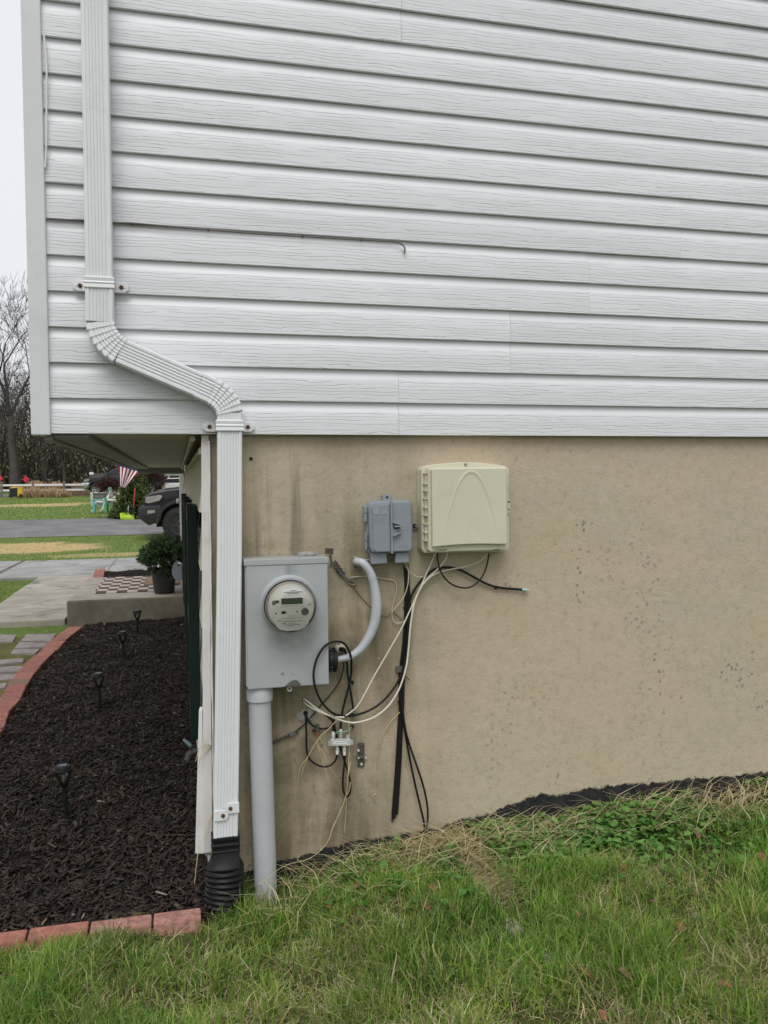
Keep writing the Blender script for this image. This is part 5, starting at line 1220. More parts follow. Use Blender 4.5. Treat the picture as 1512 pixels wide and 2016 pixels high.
Fq = np.concatenate([i+np.array([[0,1,2,8]]), i+np.array([[8,2,3,4]]), i+np.array([[0,8,6,7]]), i+np.array([[8,4,5,6]])], 0)
col = np.array([[.075,.195,.035],[.10,.235,.045],[.145,.28,.065]])[g.integers(0, 3, n)]*g.uniform(.65, 1.3, (n, 1))
array_mesh('broadleaf_weeds', VV.reshape(-1, 3), [Fq], MT['weed'], np.repeat(col, 9, 0), kind='stuff', label='low broadleaf weeds carpeting the ground below the wall on the right', category='weeds')
# fallen oak leaves
MT['dead_leaf'] = mat('dead_oak_leaf', (.185,.092,.042), .85, var=.35, vscale=60); MT['dead_leaf_dull'] = mat('dead_oak_leaf_dull', (.15,.088,.048), .9, var=.35, vscale=60)
def leaf(p, size, rot, label):
    out = [(0,-.5),(.10,-.36),(.26,-.30),(.16,-.16),(.36,-.02),(.20,.08),(.34,.26),(.14,.30),(.10,.44),(0,.5),(-.10,.44),(-.14,.30),(-.34,.26),(-.20,.08),(-.36,-.02),(-.16,-.16),(-.26,-.30),(-.10,-.36)]
    mb = MB(); c = [(0, y) for x, y in out]; vs = []
    ca, sa = math.cos(rot), math.sin(rot); tl = random.uniform(-.5, .5); tl2 = random.uniform(.2, .7)
    def T(x, y):
        z = abs(x)*random.uniform(.35, .75)*size+math.sin(y*4+rot)*.10*size+y*tl*size+size*.12
        x *= size*.9; y *= size; return (p[0]+x*ca-y*sa, p[1]+x*sa+y*ca, p[2]+z)
    n = len(out); vs = [T(x, y) for x, y in out]+[T(0, y) for y in (-.36,-.16,.08,.30)]
    m = n
    fs = [(0,1,2,m),(2,3,m+1,m),(3,4,5,m+2,m+1),(5,6,7,m+3,m+2),(7,8,9,m+3),(9,10,11,m+3),(11,12,13,m+2,m+3),(13,14,15,m+1,m+2),(15,16,m,m+1),(16,17,0,m)]
    mb.add(vs, fs)
    o = obj('oak_leaf', mb, random.choice((MT['dead_leaf'], MT['dead_leaf_dull'])), None, label, 'leaf', 'fallen brown oak leaves', fix=False)
LV = [(705,1752,.075,'curled tan leaf in the grass right of the conduit'),(645,1790,.05,'small rusty leaf below the curled tan leaf'),(703,1815,.05,'rusty leaf among the blades left of the stony soil'),(676,1832,.04,'small orange leaf lying lowest under the meter'),
      (848,1752,.06,'brown leaf under the buried cables'),(838,1790,.07,'dull brown leaf left of the soil streak'),(890,1790,.06,'brown leaf touching the soil streak'),(985,1690,.055,'orange brown leaf right of the buried cables'),
      (1045,1712,.05,'bent rusty leaf at the edge of the weeds'),(1088,1720,.045,'rusty leaf in the weeds near the wall'),(1140,1806,.05,'orange leaf in the middle of the lawn'),(1160,1925,.085,'long brown leaf near the lower right middle of the lawn'),
      (1228,1920,.06,'tan leaf right of the long brown leaf'),(1425,1946,.065,'bright orange leaf at the lower right of the lawn'),(1186,2003,.05,'brown leaf at the bottom edge of the picture'),(1287,1777,.045,'pale orange leaf above the light stone'),(1372,1645,.05,'rust red leaf below the tar line at the right'),(1500,1690,.06,'rust leaf at the right edge of the picture'),(612,1752,.05,'brown leaf just right of the conduit foot'),(575,1800,.045,'small brown leaf in the grass below the conduit'),(760,1700,.055,'tan leaf under the snapped raceway'),(930,1668,.05,'rusty leaf against the wall right of the buried cables'),(1230,1712,.05,'brown leaf in the grass under the weed patch'),(1340,1830,.055,'brown leaf left of the small white stone')]
for u, v, s, lab in LV:
    p = PZ(u, v, float(H(PZ(u, v, .02)[0], PZ(u, v, .02)[1]))+random.uniform(.024, .044)); leaf(p, s*.72, random.uniform(0, 6.28), lab)
# stones
def stone(u, v, sx, sy, sz, m, label):
    p = PZ(u, v, float(H(PZ(u, v, .0)[0], PZ(u, v, .0)[1]))-.004); bm = MB(); rings = []; n = 14
    rr = random.Random(u)
    for k, (r, h) in enumerate(((.8,-.6),(1.0,0),(.85,.5),(.5,.85),(.1,.95))):
        rings.append([(p[0]+math.cos(2*math.pi*j/n)*sx*r*rr.uniform(.85,1.15), p[1]+math.sin(2*math.pi*j/n)*sy*r*rr.uniform(.85,1.15), p[2]+sz*h*rr.uniform(.9,1.1)) for j in range(n)])
    obj('stone', bm.loft(rings), m, None, label, 'stone', smooth=True, angle=70)
SM = mat('lime_stone', (.25,.23,.185), .95, var=.25, vscale=40, bump=.8, bscale=50, bdist=.006, dirt=(.14,.11,.07), dscale=20)
stone(1010, 1826, .030, .050, .022, SM, 'pale grey stone at the lower end of the bare soil streak'); stone(1372, 1808, .020, .022, .018, SM, 'small white stone in the grass at the right')
stone(1435, 1788, .022, .025, .018, SM, 'small pinkish stone to the right of the white stone'); stone(1080, 1893, .028, .03, .018, SM, 'half buried grey stone below the soil streak')
so = MB(); p0 = PZ(900, 1695, .03); p1 = PZ(1000, 1812, .0); rr = random.Random(4)
rings = []
for k in range(12):
    t = k/11; c = p0+(p1-p0)*t; w = .058*(math.sin(math.pi*(t*.9+.05))**.6)*rr.uniform(.8, 1.2); zz = float(H(c[0], c[1]))
    rings.append([(c[0]+math.cos(a)*w*1.0*rr.uniform(.9,1.1), c[1]+math.sin(a)*.0+math.cos(a)*w*.5, zz-.02+max(0, math.sin(a))*.040*rr.uniform(.8,1.1)) for a in np.linspace(0, 2*math.pi, 13)[:-1]])
obj('soil_mound', so.loft(rings), mat('bare_soil', (.29,.235,.155), .97, var=.35, vscale=40, bump=.9, bscale=70, bdist=.01, dirt=(.15,.10,.055), dscale=14, damount=.6), None, 'streak of bare pale soil running through the grass', 'soil', smooth=True, angle=80)
# lawn beyond the walk and beyond the driveway: coarser blades
def far_grass(name, n, x0, x1, y0, y1, L0, wd, label, seed, ok=None, strawspots=()):
    g = np.random.default_rng(seed); x = x0+(x1-x0)*g.random(n); y = y0+(y1-y0)*g.random(n)
    k = np.ones(n, bool) if ok is None else ok(x, y)
    w = (vn(x, y, .9, 2)-.5)*1.2
    for (cx, cy, rx, ry, a) in strawspots: k &= ~((((x-cx)/rx)**2+((y-cy)/ry)**2+w < .9) & (g.random(n) < .9*a))
    x, y = x[k], y[k]; n = len(x); col = GRN[g.integers(0, 5, n)]*g.uniform(.7, 1.25, (n, 1)); d = g.random(n) < .10+.5*np.clip(vn(x, y, .8, 3)-.55, 0, 1)
    col[d] = STR[g.integers(0, 4, d.sum())]*g.uniform(.7, 1.2, (d.sum(), 1))
    blades(name, x, y, H(x, y)-.004, L0*g.uniform(.5, 1.3, n), g.uniform(.2, .9, n), wd*g.uniform(.7, 1.3, n), col, label, seed, curl=.1)
far_grass('path_grass', 3500, -2.7, -1.25, 1.6, 6.0, .028, .004, 'sparse grass and moss between the stepping stones', 74, lambda x, y: vn(x, y, 5.0, 1) > .5)
far_grass('side_lawn_grass', 26000, -5.0, -1.42, -.3, 6.05, .06, .005, 'lawn grass left of the garden bed and stepping stones', 75, lambda x, y: ~((x > -2.78) & (y > 1.45)))
far_grass('front_lawn_grass', 14000, -5.2, -2.14, 6.2, 10.35, .05, .006, 'short green grass on the small lawn left of the concrete walk', 71)
far_grass('strip_grass', 16000, -8.5, 3.0, 13.35, nearY-.02, .06, .010, 'patchy grass and straw strip between the walk and the driveway', 72, None, straw)
far_grass('far_lawn_grass', 30000, -16, 2.0, farY+.02, 60, .09, .022, 'wide green lawn with straw patches beyond the driveway', 73, None, straw)

# ------------------------------------------------------------------ pickups
MT['tyre'] = mat('tyre_rubber', (.015,.015,.015), .8, var=.2, bump=.4, bscale=40)
MT['car_glass'] = mat('car_glass', (.02,.025,.028), .05)
MT['chrome'] = mat('chrome', (.6,.6,.6), .2, .9)
MT['dark_trim'] = mat('dark_trim', (.02,.02,.021), .5)
MT['headlamp'] = mat('headlamp', (.30,.28,.26), .12)
def paint_mat(name, col):
    m = mat(name, col, .35, var=.05, spec=.3); p = m.node_tree.nodes['Principled BSDF']; p.inputs['Coat Weight'].default_value = .35; p.inputs['Coat Roughness'].default_value = .06; return m
def pickup(x0, y0, z0, sc, pm, label, rim, hood=1.0, lights='slim'):
    """nose points to -x, near side at y0"""
    W = 2.0
    t = thing('pickup_truck', label, 'pickup truck', (x0, y0, z0))
    X = lambda a: x0+a*sc; Z = lambda a: z0+a*sc; Yy = lambda a: y0+a*sc
    def arc(cx, cz, r, a0, a1, n=9): return [(cx+r*math.cos(R(a0+(a1-a0)*k/n)), cz+r*math.sin(R(a0+(a1-a0)*k/n))) for k in range(n+1)]
    def pr(ol, a, b): return MB().prism([(X(p), Z(q)) for p, q in ol], Yy(a), Yy(b))
    side = [(.14,.52),(.10,.80),(.03,.98),(.06,1.16),(.20,1.23),(.60,1.30),(1.40,1.38),(1.62,1.42),(5.75,1.42),(5.82,1.36),(5.80,.72),(5.6,.60)]+arc(4.75,.44,.53,12,168)+[(4.0,.50),(1.75,.48)]+arc(.88,.44,.53,8,172)+[(.3,.5)]
    # crowned body: full silhouette slightly narrower bands at the shoulders
    obj('body', pr(side, .03, W-.03), pm, t, bevel=.05*sc, seg=3, smooth=True, angle=50)
    obj('hood_bulge', pr([(.35,1.24),(.55,1.335),(1.40,1.415),(1.55,1.40),(.6,1.26)], .45, W-.45), pm, t, bevel=.03*sc, smooth=True)
    cabo = [(1.45,1.40),(2.12,1.88),(2.45,1.95),(3.55,1.94),(3.82,1.42)]
    cab = obj('cab', pr(cabo, .12, W-.12), pm, t, bevel=.05*sc, seg=3, smooth=True, angle=50)
    for ya, yb in ((.100, .118), (W-.118, W-.100)):
        obj('side_window', pr([(1.78,1.46),(2.22,1.82),(2.62,1.86),(2.62,1.46)], ya, yb), MT['car_glass'], cab, bevel=.01*sc)
        obj('side_window', pr([(2.70,1.46),(2.70,1.86),(3.45,1.85),(3.60,1.46)], ya, yb), MT['car_glass'], cab, bevel=.01*sc)
    ws = MB().add([(X(1.53),Yy(.22),Z(1.45)),(X(1.53),Yy(W-.22),Z(1.45)),(X(2.06),Yy(W-.28),Z(1.84)),(X(2.06),Yy(.28),Z(1.84)),(X(1.50),Yy(.22),Z(1.47)),(X(1.50),Yy(W-.22),Z(1.47)),(X(2.03),Yy(W-.28),Z(1.86)),(X(2.03),Yy(.28),Z(1.86))], [(0,1,2,3),(7,6,5,4),(0,4,5,1),(1,5,6,2),(2,6,7,3),(3,7,4,0)])
    obj('windscreen', ws, MT['car_glass'], cab)
    for s_, ya, yb in ((0, -.02, .032), (1, W-.032, W+.02)):
        for cx in (.88, 4.75):
            o1 = arc(cx, .44, .60, 2, 178, 14); o2 = arc(cx, .44, .52, 178, 2, 14)
            obj('wheel_arch', pr(o1+o2, ya, yb), MT['dark_trim'], t, bevel=.012*sc)
        obj('headlight', pr([(.05,.99),(.06,1.12),(.40,1.17),(.47,1.14),(.40,1.03),(.12,.96)], ya+.012, yb+.0), MT['headlamp'], t, bevel=.01*sc)
        obj('door_handle', pr([(2.45,1.22),(2.62,1.22),(2.62,1.25),(2.45,1.25)], ya+.01, yb), MT['dark_trim'], t)
        obj('mirror', pr([(1.72,1.42),(1.66,1.46),(1.66,1.62),(1.82,1.64),(1.84,1.44)], -.17 if s_ == 0 else W+.03, -.03 if s_ == 0 else W+.17), MT['dark_trim'], t, bevel=.02*sc)
        obj('door_seam', pr([(2.66,.62),(2.672,.62),(2.672,1.42),(2.66,1.42)], ya+.045, yb), MT['black'], t)
    obj('underbody', MB().box(X(.30), X(5.6), Yy(.34), Yy(W-.34), Z(.36), Z(1.1)), MT['black'], t)
    # nose
    obj('grille', MB().box(X(-.01), X(.05), Yy(.42), Yy(W-.42), Z(.80), Z(1.13)), MT['dark_trim'], t, bevel=.02*sc)
    for k in range(4):
        obj('grille_bar', MB().box(X(-.03), X(-.012), Yy(.45), Yy(W-.45), Z(.84+.075*k), Z(.865+.075*k)), pm, t)
    obj('bumper', MB().prism([(X(p), Z(q)) for p, q in ((-.10,.60),(-.13,.84),(-.05,.90),(.42,.92),(.46,.70),(.40,.50),(.12,.42))], Yy(.0), Yy(W)), MT['dark_trim'] if lights == 'slim' else MT['chrome'], t, bevel=.035*sc, seg=2, smooth=True)
    obj('skid_plate', MB().prism([(X(p), Z(q)) for p, q in ((-.10,.50),(-.08,.60),(.0,.58),(.2,.42),(.12,.38))], Yy(.35), Yy(W-.35)), MT['chrome'] if lights == 'slim' else MT['dark_trim'], t)
    for yy_ in (-.012, W-.02):
        obj('fog_light', pr([(.10,.70),(.28,.73),(.28,.80),(.10,.79)], yy_, yy_+.03), MT['headlamp'], t)
    for cx in (.88, 4.75):
        for near in (True, False):
            yc = .16 if near else W-.16
            sg_ = -1 if near else 1
            w = obj('wheel', MB().lathe([(.26,-.13*sc),(.36*1,-.14*sc),(.415,-.12*sc),(.435,-.07*sc),(.435,.07*sc),(.415,.12*sc),(.36,.14*sc),(.26,.13*sc)] if sc == 1 else [(r*sc, h*sc) for r, h in ((.26,-.13),(.36,-.14),(.415,-.12),(.435,-.07),(.435,.07),(.415,.12),(.36,.14),(.26,.13))], (X(cx), Yy(yc), Z(.435)), 'y', 32), MT['tyre'], t, smooth=True, angle=30)
            obj('rim', MB().lathe([(r*sc, sg_*h*sc) for r, h in ((.265,.10),(.262,.14),(.235,.13),(.225,.07),(.06,.06),(.055,.10),(.01,.105))], (X(cx), Yy(yc), Z(.435)), 'y', 28), rim, w, smooth=True, angle=30)
            if near:
                for k in range(6):
                    a = k*math.pi/3+.3; ca, sa = math.cos(a), math.sin(a)
                    def Q(r, tt): return (X(cx)+(ca*r-sa*tt)*sc, Z(.435)+(sa*r+ca*tt)*sc)
                    obj('spoke', MB().prism([Q(.05,-.035), Q(.24,-.022), Q(.24,.022), Q(.05,.035)], Yy(yc-.135), Yy(yc-.08)), rim, w, bevel=.006*sc)
                    obj('lug_nut', MB().lathe([(.016*sc,0),(.012*sc,-.02*sc)], (X(cx)+math.cos(a+.5)*.075*sc, Yy(yc-.12), Z(.435)+math.sin(a+.5)*.075*sc), 'y', 8), MT['chrome'], w)
    return t
tz = -.15; pX = PY(272, 1010, 20.0)[0]
pickup(pX+.13, 20.0, tz, 1.07, paint_mat('black_car_paint', (.012,.012,.014)), 'black pickup truck parked in the driveway behind the house corner', MT['dark_trim'])
gy = 62.0; gp_ = PY(161, 974, gy)
pickup(gp_[0]+.1, gy, gp_[2]-.02, 1.0, paint_mat('green_black_car_paint', (.016,.024,.022)), 'distant dark green pickup with chrome bumper near the fence', MT['chrome'], lights='chrome')

# ------------------------------------------------------------------ yard things beyond the driveway
def at(u, v, y): return PY(u, v, y)
g = np.random.default_rng(80)
yb = 29.2
cb = at(262, 1019, yb); cz = cb[2]-.04
con = thing('evergreen_bush', 'dense cone shaped evergreen bush beside the far end of the driveway', 'bush', (cb[0], yb, cz))
C, D, sh = bushy(np.array([cb[0], yb+.3, cz]), .66, 1.55, 620, 16, g, 'cone')
leafcloud('foliage', C, D, .15, .032, np.array([.125,.160,.050])*sh[:, None]*g.uniform(.6, 1.35, (len(sh), 1)), MT['needle'], con)
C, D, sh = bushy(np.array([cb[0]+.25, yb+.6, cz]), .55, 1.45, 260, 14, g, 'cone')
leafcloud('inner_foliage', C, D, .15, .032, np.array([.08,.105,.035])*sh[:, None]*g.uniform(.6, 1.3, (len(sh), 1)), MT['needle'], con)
obj('trunk', MB().tube([(cb[0], yb+.3, cz-.05), (cb[0], yb+.3, cz+1.1)], [.06,.02], 8), mat('dark_bark', (.05,.04,.03), .95), con)
# snow shovel leaning on the bush
sv = thing('snow_shovel', 'lime green snow shovel with a red grip leaning on the evergreen bush', 'shovel', tuple(at(250, 1023, 28.6)))
c0, c1, c2_, c3 = at(237,1022,28.55), at(265,1023.5,28.6), at(263,1009,28.72), at(236,1010,28.7)
def lerp(a, b, t): return a+(b-a)*t
rings = []
for t in np.linspace(0, 1, 6):
    row = []
    for s in np.linspace(0, 1, 7):
        p = lerp(lerp(c0, c1, s), lerp(c3, c2_, s), t); p = p+np.array([0, .05*math.sin(math.pi*s)*1-.06*math.sin(math.pi*t), -.012*math.sin(math.pi*s)*(1-t)]); row.append(p)
    rings.append(row)
pts = [p for r in rings for p in r]; fs = [(i*7+j, i*7+j+1, (i+1)*7+j+1, (i+1)*7+j) for i in range(5) for j in range(6)]
bm_ = MB(); o_ = len(pts); bm_.add(pts+[p+np.array([0,.012,0]) for p in pts], fs+[tuple(k+o_ for k in f[::-1]) for f in fs]+[(j, j+o_, j+1+o_, j+1) for j in range(6)]+[(35+j+1, 35+j+1+o_, 35+j+o_, 35+j) for j in range(6)])
obj('blade', bm_, mat('lime_plastic', (.42,.62,.03), .4, var=.08), sv, smooth=True, angle=60)
obj('shaft', MB().tube([at(252,1011,28.7), at(253,995,28.75)], .016, 8), MT['steel'], sv, smooth=True)
obj('red_shaft', MB().tube([at(263,1000,28.72), at(266,961,28.85)], .020, 8), mat('red_handle', (.50,.06,.03), .45), sv, smooth=True)
obj('grip', MB().tube(crom([at(266,960,28.85), at(261,953,28.86), at(264,948,28.86), at(268,953,28.86)], 4), .018, 8), MT['black'], sv, smooth=True)
# lawn chairs with seated figures
def lawn_chair(px, py, y, s, m, label):
    p = at(px, py, y); t = thing('lawn_chair', label, 'chair', tuple(p), 'plastic chairs beside the evergreen bush')
    x, z = p[0], p[2]
    def bxx(n, a): obj(n, MB().box(x+a[0]*s, x+a[1]*s, y+a[2]*s, y+a[3]*s, z+a[4]*s, z+a[5]*s), m, t, bevel=.008)
    for k in range(5): 
        yy_ = -.26+.105*k
        obj('back_slat', MB().hexa([(x+.28*s,y+yy_*s,z+.30*s),(x+.31*s,y+yy_*s,z+.30*s),(x+.31*s,y+(yy_+.095)*s,z+.30*s),(x+.28*s,y+(yy_+.095)*s,z+.30*s)], [(x+.46*s,y+yy_*s,z+(.92+.05*math.sin(k*.8))*s),(x+.49*s,y+yy_*s,z+(.92+.05*math.sin(k*.8))*s),(x+.49*s,y+(yy_+.095)*s,z+(.92+.05*math.sin(k*.8))*s),(x+.46*s,y+(yy_+.095)*s,z+(.92+.05*math.sin(k*.8))*s)]), m, t)
    for k in range(4): bxx('seat_slat', (-.25+.14*k, -.13+.14*k, -.27, .27, .33-.03*k, .355-.03*k))
    for yy_ in (-.34, .28):
        bxx('arm_rest', (-.32, .36, yy_-.02, yy_+.08, .55, .58)); bxx('leg', (-.28, -.19, yy_, yy_+.05, 0, .55)); bxx('leg', (.26, .34, yy_, yy_+.05, 0, .55))
lawn_chair(197, 1009, 30.4, .85, mat('teal_plastic', (.10,.42,.40), .5), 'teal plastic lawn chair left of the green one')
lawn_chair(222, 1009, 30.0, .95, mat('green_plastic', (.05,.36,.16), .5), 'green plastic lawn chair against the evergreen bush')
def seated(px, py, y, s, skin, shirt, label, hat=None):
    p = at(px, py, y); x, z = p[0], p[2]; t = thing('seated_figure', label, 'figure', tuple(p))
    V = {'pel':(.12,0,.44),'ch':(.26,0,.72),'nk':(.30,0,.90),'hd':(.29,0,1.02),'ht':(.27,0,1.12),'hl':(.10,-.09,.45),'kl':(-.34,-.11,.50),'al':(-.48,-.12,.10),'fl':(-.58,-.12,.06),'hr':(.10,.09,.45),'kr':(-.32,.13,.52),'ar':(-.44,.14,.10),'fr':(-.54,.14,.06),
         'sl':(.26,-.17,.80),'el':(.16,-.24,.60),'wl':(-.06,-.22,.60),'sr':(.26,.17,.80),'er':(.16,.24,.60),'wr':(-.06,.22,.60)}
    Rr = {'pel':.10,'ch':.12,'nk':.05,'hd':.085,'ht':.06,'hl':.06,'kl':.045,'al':.03,'fl':.03,'hr':.06,'kr':.045,'ar':.03,'fr':.03,'sl':.05,'el':.038,'wl':.03,'sr':.05,'er':.038,'wr':.03}
    E = [('pel','ch'),('ch','nk'),('nk','hd'),('hd','ht'),('pel','hl'),('hl','kl'),('kl','al'),('al','fl'),('pel','hr'),('hr','kr'),('kr','ar'),('ar','fr'),('ch','sl'),('sl','el'),('el','wl'),('ch','sr'),('sr','er'),('er','wr')]
    names = list(V); me = bpy.data.meshes.new('body'); me.from_pydata([tuple(c*s for c in V[k]) for k in names], [(names.index(a), names.index(b)) for a, b in E], [])
    o = bpy.data.objects.new('body', me); COL.objects.link(o); o.parent = t; ORG[o] = ORG[t]
    md = o.modifiers.new('skin', 'SKIN'); 
    for i, k in enumerate(names): me.skin_vertices[0].data[i].radius = (Rr[k]*s, Rr[k]*s)
    me.skin_vertices[0].data[0].use_root = True
    o.modifiers.new('sub', 'SUBSURF').levels = 1; me.materials.append(skin)
    rings = []
    for zz, xx, rx, ry in ((.45,.12,.125,.145),(.60,.19,.135,.15),(.74,.265,.14,.17),(.84,.29,.10,.14),(.88,.30,.065,.07)):
        rings.append([(x+(xx+rx*math.cos(a))*s, y+ry*math.sin(a)*s, z+zz*s) for a in np.linspace(0, 2*math.pi, 15)[:-1]])
    obj('shirt', MB().loft(rings), shirt, t, smooth=True)
    if hat: obj('hat', MB().lathe([(.13*s,0),(.13*s,.012*s),(.085*s,.018*s),(.075*s,.08*s),(.03*s,.095*s)], (x+.28*s, y, z+1.07*s), 'z', 16), hat, t, smooth=True)
bone = mat('bone_white_plastic', (.68,.62,.56), .5)
seated(205, 1009, 30.38, .82, bone, mat('pink_shirt', (.62,.33,.32), .8), 'pale thin figure in a pink top seated in the teal chair', mat('green_hat', (.10,.25,.16), .7))
seated(226, 1008, 30.02, .92, bone, mat('cream_shirt', (.66,.50,.42), .8), 'pale thin figure in a cream top seated in the green chair')
# utility cabinet and post
uc0, uc1 = at(184, 992, 33.5), at(228, 972, 33.5)
uc = thing('utility_cabinet', 'grey green utility cabinet on the lawn behind the lawn chairs', 'utility box', (uc0[0], 33.5, uc0[2]))
obj('cabinet', MB().box(uc0[0], uc1[0], 33.5, 34.4, uc0[2]-.08, uc1[2]), mat('utility_green', (.135,.155,.135), .6, var=.12), uc, bevel=.02)
obj('lid', MB().box(uc0[0]-.03, uc1[0]+.03, 33.47, 34.43, uc1[2]+.001, uc1[2]+.06), mat('utility_green_lid', (.16,.18,.155), .6), uc, bevel=.015)
obj('door_gap', MB().box((uc0[0]+uc1[0])/2-.008, (uc0[0]+uc1[0])/2+.008, 33.493, 33.4995, uc0[2], uc1[2]-.03), MT['black'], uc)
pp_ = at(181, 993, 33.2); pt_ = at(181, 969, 33.2)
obj('marker_post', MB().lathe([(.055,-.05),(.055,pt_[2]-pp_[2]-.02),(.045,pt_[2]-pp_[2]),(.01,pt_[2]-pp_[2]+.01)], (pp_[0], 33.2, pp_[2]), 'z', 14), mat('pale_post', (.42,.44,.36), .6), None, 'short pale marker post at the left of the utility cabinet', 'post', smooth=True)
# flag
fl = thing('flag', 'red and white striped flag hanging on a pole above the evergreen bush', 'flag', tuple(at(262, 1020, 28.15)))
fa, fb, fc, fd = at(232,917,27.9), at(274,929,28.1), at(248,959,28.0), at(236,955,27.9)
mm, n_, l_, p_ = nt('striped_cloth'); b_ = NB(n_, l_); uvn = n_.new('ShaderNodeUVMap'); uvn.uv_map = 'uv'; sx_ = b_.sep(uvn.outputs[0])
st_ = b_.math('GREATER_THAN', b_.math('FRACT', b_.math('MULTIPLY', sx_[0], 5.5)), .5)
l_.new(b_.mix(st_, (.26,.018,.045), (.74,.72,.70)), p_.inputs['Base Color']); p_.inputs['Roughness'].default_value = .8
NU, NV = 23, 9; pts = []; uvs = []
for j in range(NV):
    for i in range(NU):
        u, v = i/(NU-1), j/(NV-1); p = lerp(lerp(fa, fb, u), lerp(fd, fc, u), v)+np.array([0, .05*math.sin(u*11+v*2), -.05*math.sin(math.pi*u)*v]); pts.append(p); uvs.append((u, v))
fs = [(j*NU+i, j*NU+i+1, (j+1)*NU+i+1, (j+1)*NU+i) for j in range(NV-1) for i in range(NU-1)]
cl_ = obj('cloth', MB().add(pts, fs), mm, fl, smooth=True, angle=80, fix=False)
ul = cl_.data.uv_layers.new(name='uv')
for lp in cl_.data.loops: ul.data[lp.index].uv = uvs[lp.vertex_index]
obj('canton', MB().add([fa+(fb-fa)*s+np.array([0,.05*math.sin(s*11),h]) for h in (0, .35) for s in np.linspace(0, 1, 9)], [(i, i+1, i+10, i+9) for i in range(8)]), mat('navy_cloth', (.02,.03,.12), .8), fl, fix=False)
obj('pole', MB().tube([at(262,1020,28.15), at(263,955,28.15), at(276,925,28.15), at(277.5,880,28.15)], .010, 8), MT['dark_trim'], fl, smooth=True)
# wheelie bin
bn0, bn1 = at(18, 980, 61.0), at(44, 958, 61.0); bw = (bn1[0]-bn0[0])
bn = thing('wheelie_bin', 'dark wheelie bin with a yellow lid standing by the fence', 'bin', (bn0[0]+bw/2, 61.0, bn0[2]))
obj('bin_body', MB().hexa([(bn0[0]+.08,61.08,bn0[2]+.06),(bn0[0]+bw*.62,61.08,bn0[2]+.06),(bn0[0]+bw*.62,61.6,bn0[2]+.06),(bn0[0]+.08,61.6,bn0[2]+.06)], [(bn0[0],61.0,bn1[2]-.12),(bn0[0]+bw*.62,61.0,bn1[2]-.12),(bn0[0]+bw*.62,61.7,bn1[2]-.12),(bn0[0],61.7,bn1[2]-.12)]), mat('bin_charcoal', (.02,.024,.028), .6), bn, bevel=.02)
yel = mat('bin_yellow', (.62,.40,.02), .5)
obj('bin_front', MB().box(bn0[0]+bw*.625, bn0[0]+bw*.98, 60.98, 61.7, bn0[2]+.10, bn1[2]-.10), yel, bn, bevel=.03)
obj('lid', MB().prism([(bn0[0]-.02,bn1[2]-.115),(bn0[0]+bw,bn1[2]-.09),(bn0[0]+bw,bn1[2]-.03),(bn0[0]+bw*.3,bn1[2])], 60.96, 61.74), yel, bn, bevel=.02)
for a in (.12, .88): obj('wheel', MB().lathe([(.08,0),(.14,.01),(.14,.09),(.08,.1)], (bn0[0]+bw*a, 60.95, bn0[2]+.13), 'y', 18), MT['tyre'], bn, smooth=True)
# fence
rail_top = at(65, 955, 64.0)[2]; rail_low = at(65, 965, 64.0)[2]
fx0 = at(3, 955, 64)[0]; pitch = at(65, 955, 64)[0]-fx0
fn = thing('rail_fence', 'white two rail fence with grey posts along the far side of the lawn', 'fence', (fx0, 64.0, .4))
for k in range(-9, 9):
    x = fx0+k*pitch
    obj('post', MB().box(x-.07, x+.07, 63.92, 64.06, .2, rail_top+.28), mat('grey_post', (.16,.145,.13), .9) if k == -9 else bpy.data.materials['grey_post'], fn, bevel=.02)
    for z in (rail_top, rail_low):
        if k < 8: obj('rail', MB().box(x+.0705, x+pitch-.0705, 63.96, 64.02, z-.07, z+.07), MT['white_paint'], fn, bevel=.01)
# board fence panel further right and far house behind
bf = thing('board_fence', 'weathered grey board fence behind the distant pickup', 'fence', (-6.5, 70, .6))
a0, a1 = at(176, 930, 70)[0], at(218, 930, 70)[0]; bz0, bz1 = .5, at(190, 931, 70)[2]
nbd = 16
for k in range(nbd):
    x = a0+(a1-a0)*k/nbd; obj('board', MB().box(x+.008, x+(a1-a0)/nbd-.008, 70, 70.03, bz0, bz1+random.uniform(-.06, .03)), mat('weathered_board', (.12,.105,.09), .95, var=.25) if k == 0 else bpy.data.materials['weathered_board'], bf)
sn = at(180, 932, 69.5); obj('white_sign', MB().box(sn[0]-.17, sn[0]+.17, 69.46, 69.5, sn[2]-.10, sn[2]+.10), MT['white_paint'], bf, bevel=.01)
# red diamond markers
def diamond(u, v, y, label):
    p = at(u, v, y); t = thing('warning_sign', label, 'sign', (p[0], y, .5)); h = .27
    obj('plate', MB().prism([(p[0]-h,p[2]),(p[0],p[2]-h),(p[0]+h,p[2]),(p[0],p[2]+h)], y, y+.02), mat('red_sign', (.55,.02,.045), .5) if 'red_sign' not in bpy.data.materials else bpy.data.materials['red_sign'], t)
    obj('post', MB().box(p[0]-.03, p[0]+.03, y+.021, y+.07, .4, p[2]+.1), bpy.data.materials['grey_post'], t)
diamond(51, 943.5, 66.0, 'red diamond sign standing behind the fence right of the bin'); diamond(-1, 941.5, 65.0, 'red diamond sign cut by the left edge of the picture')
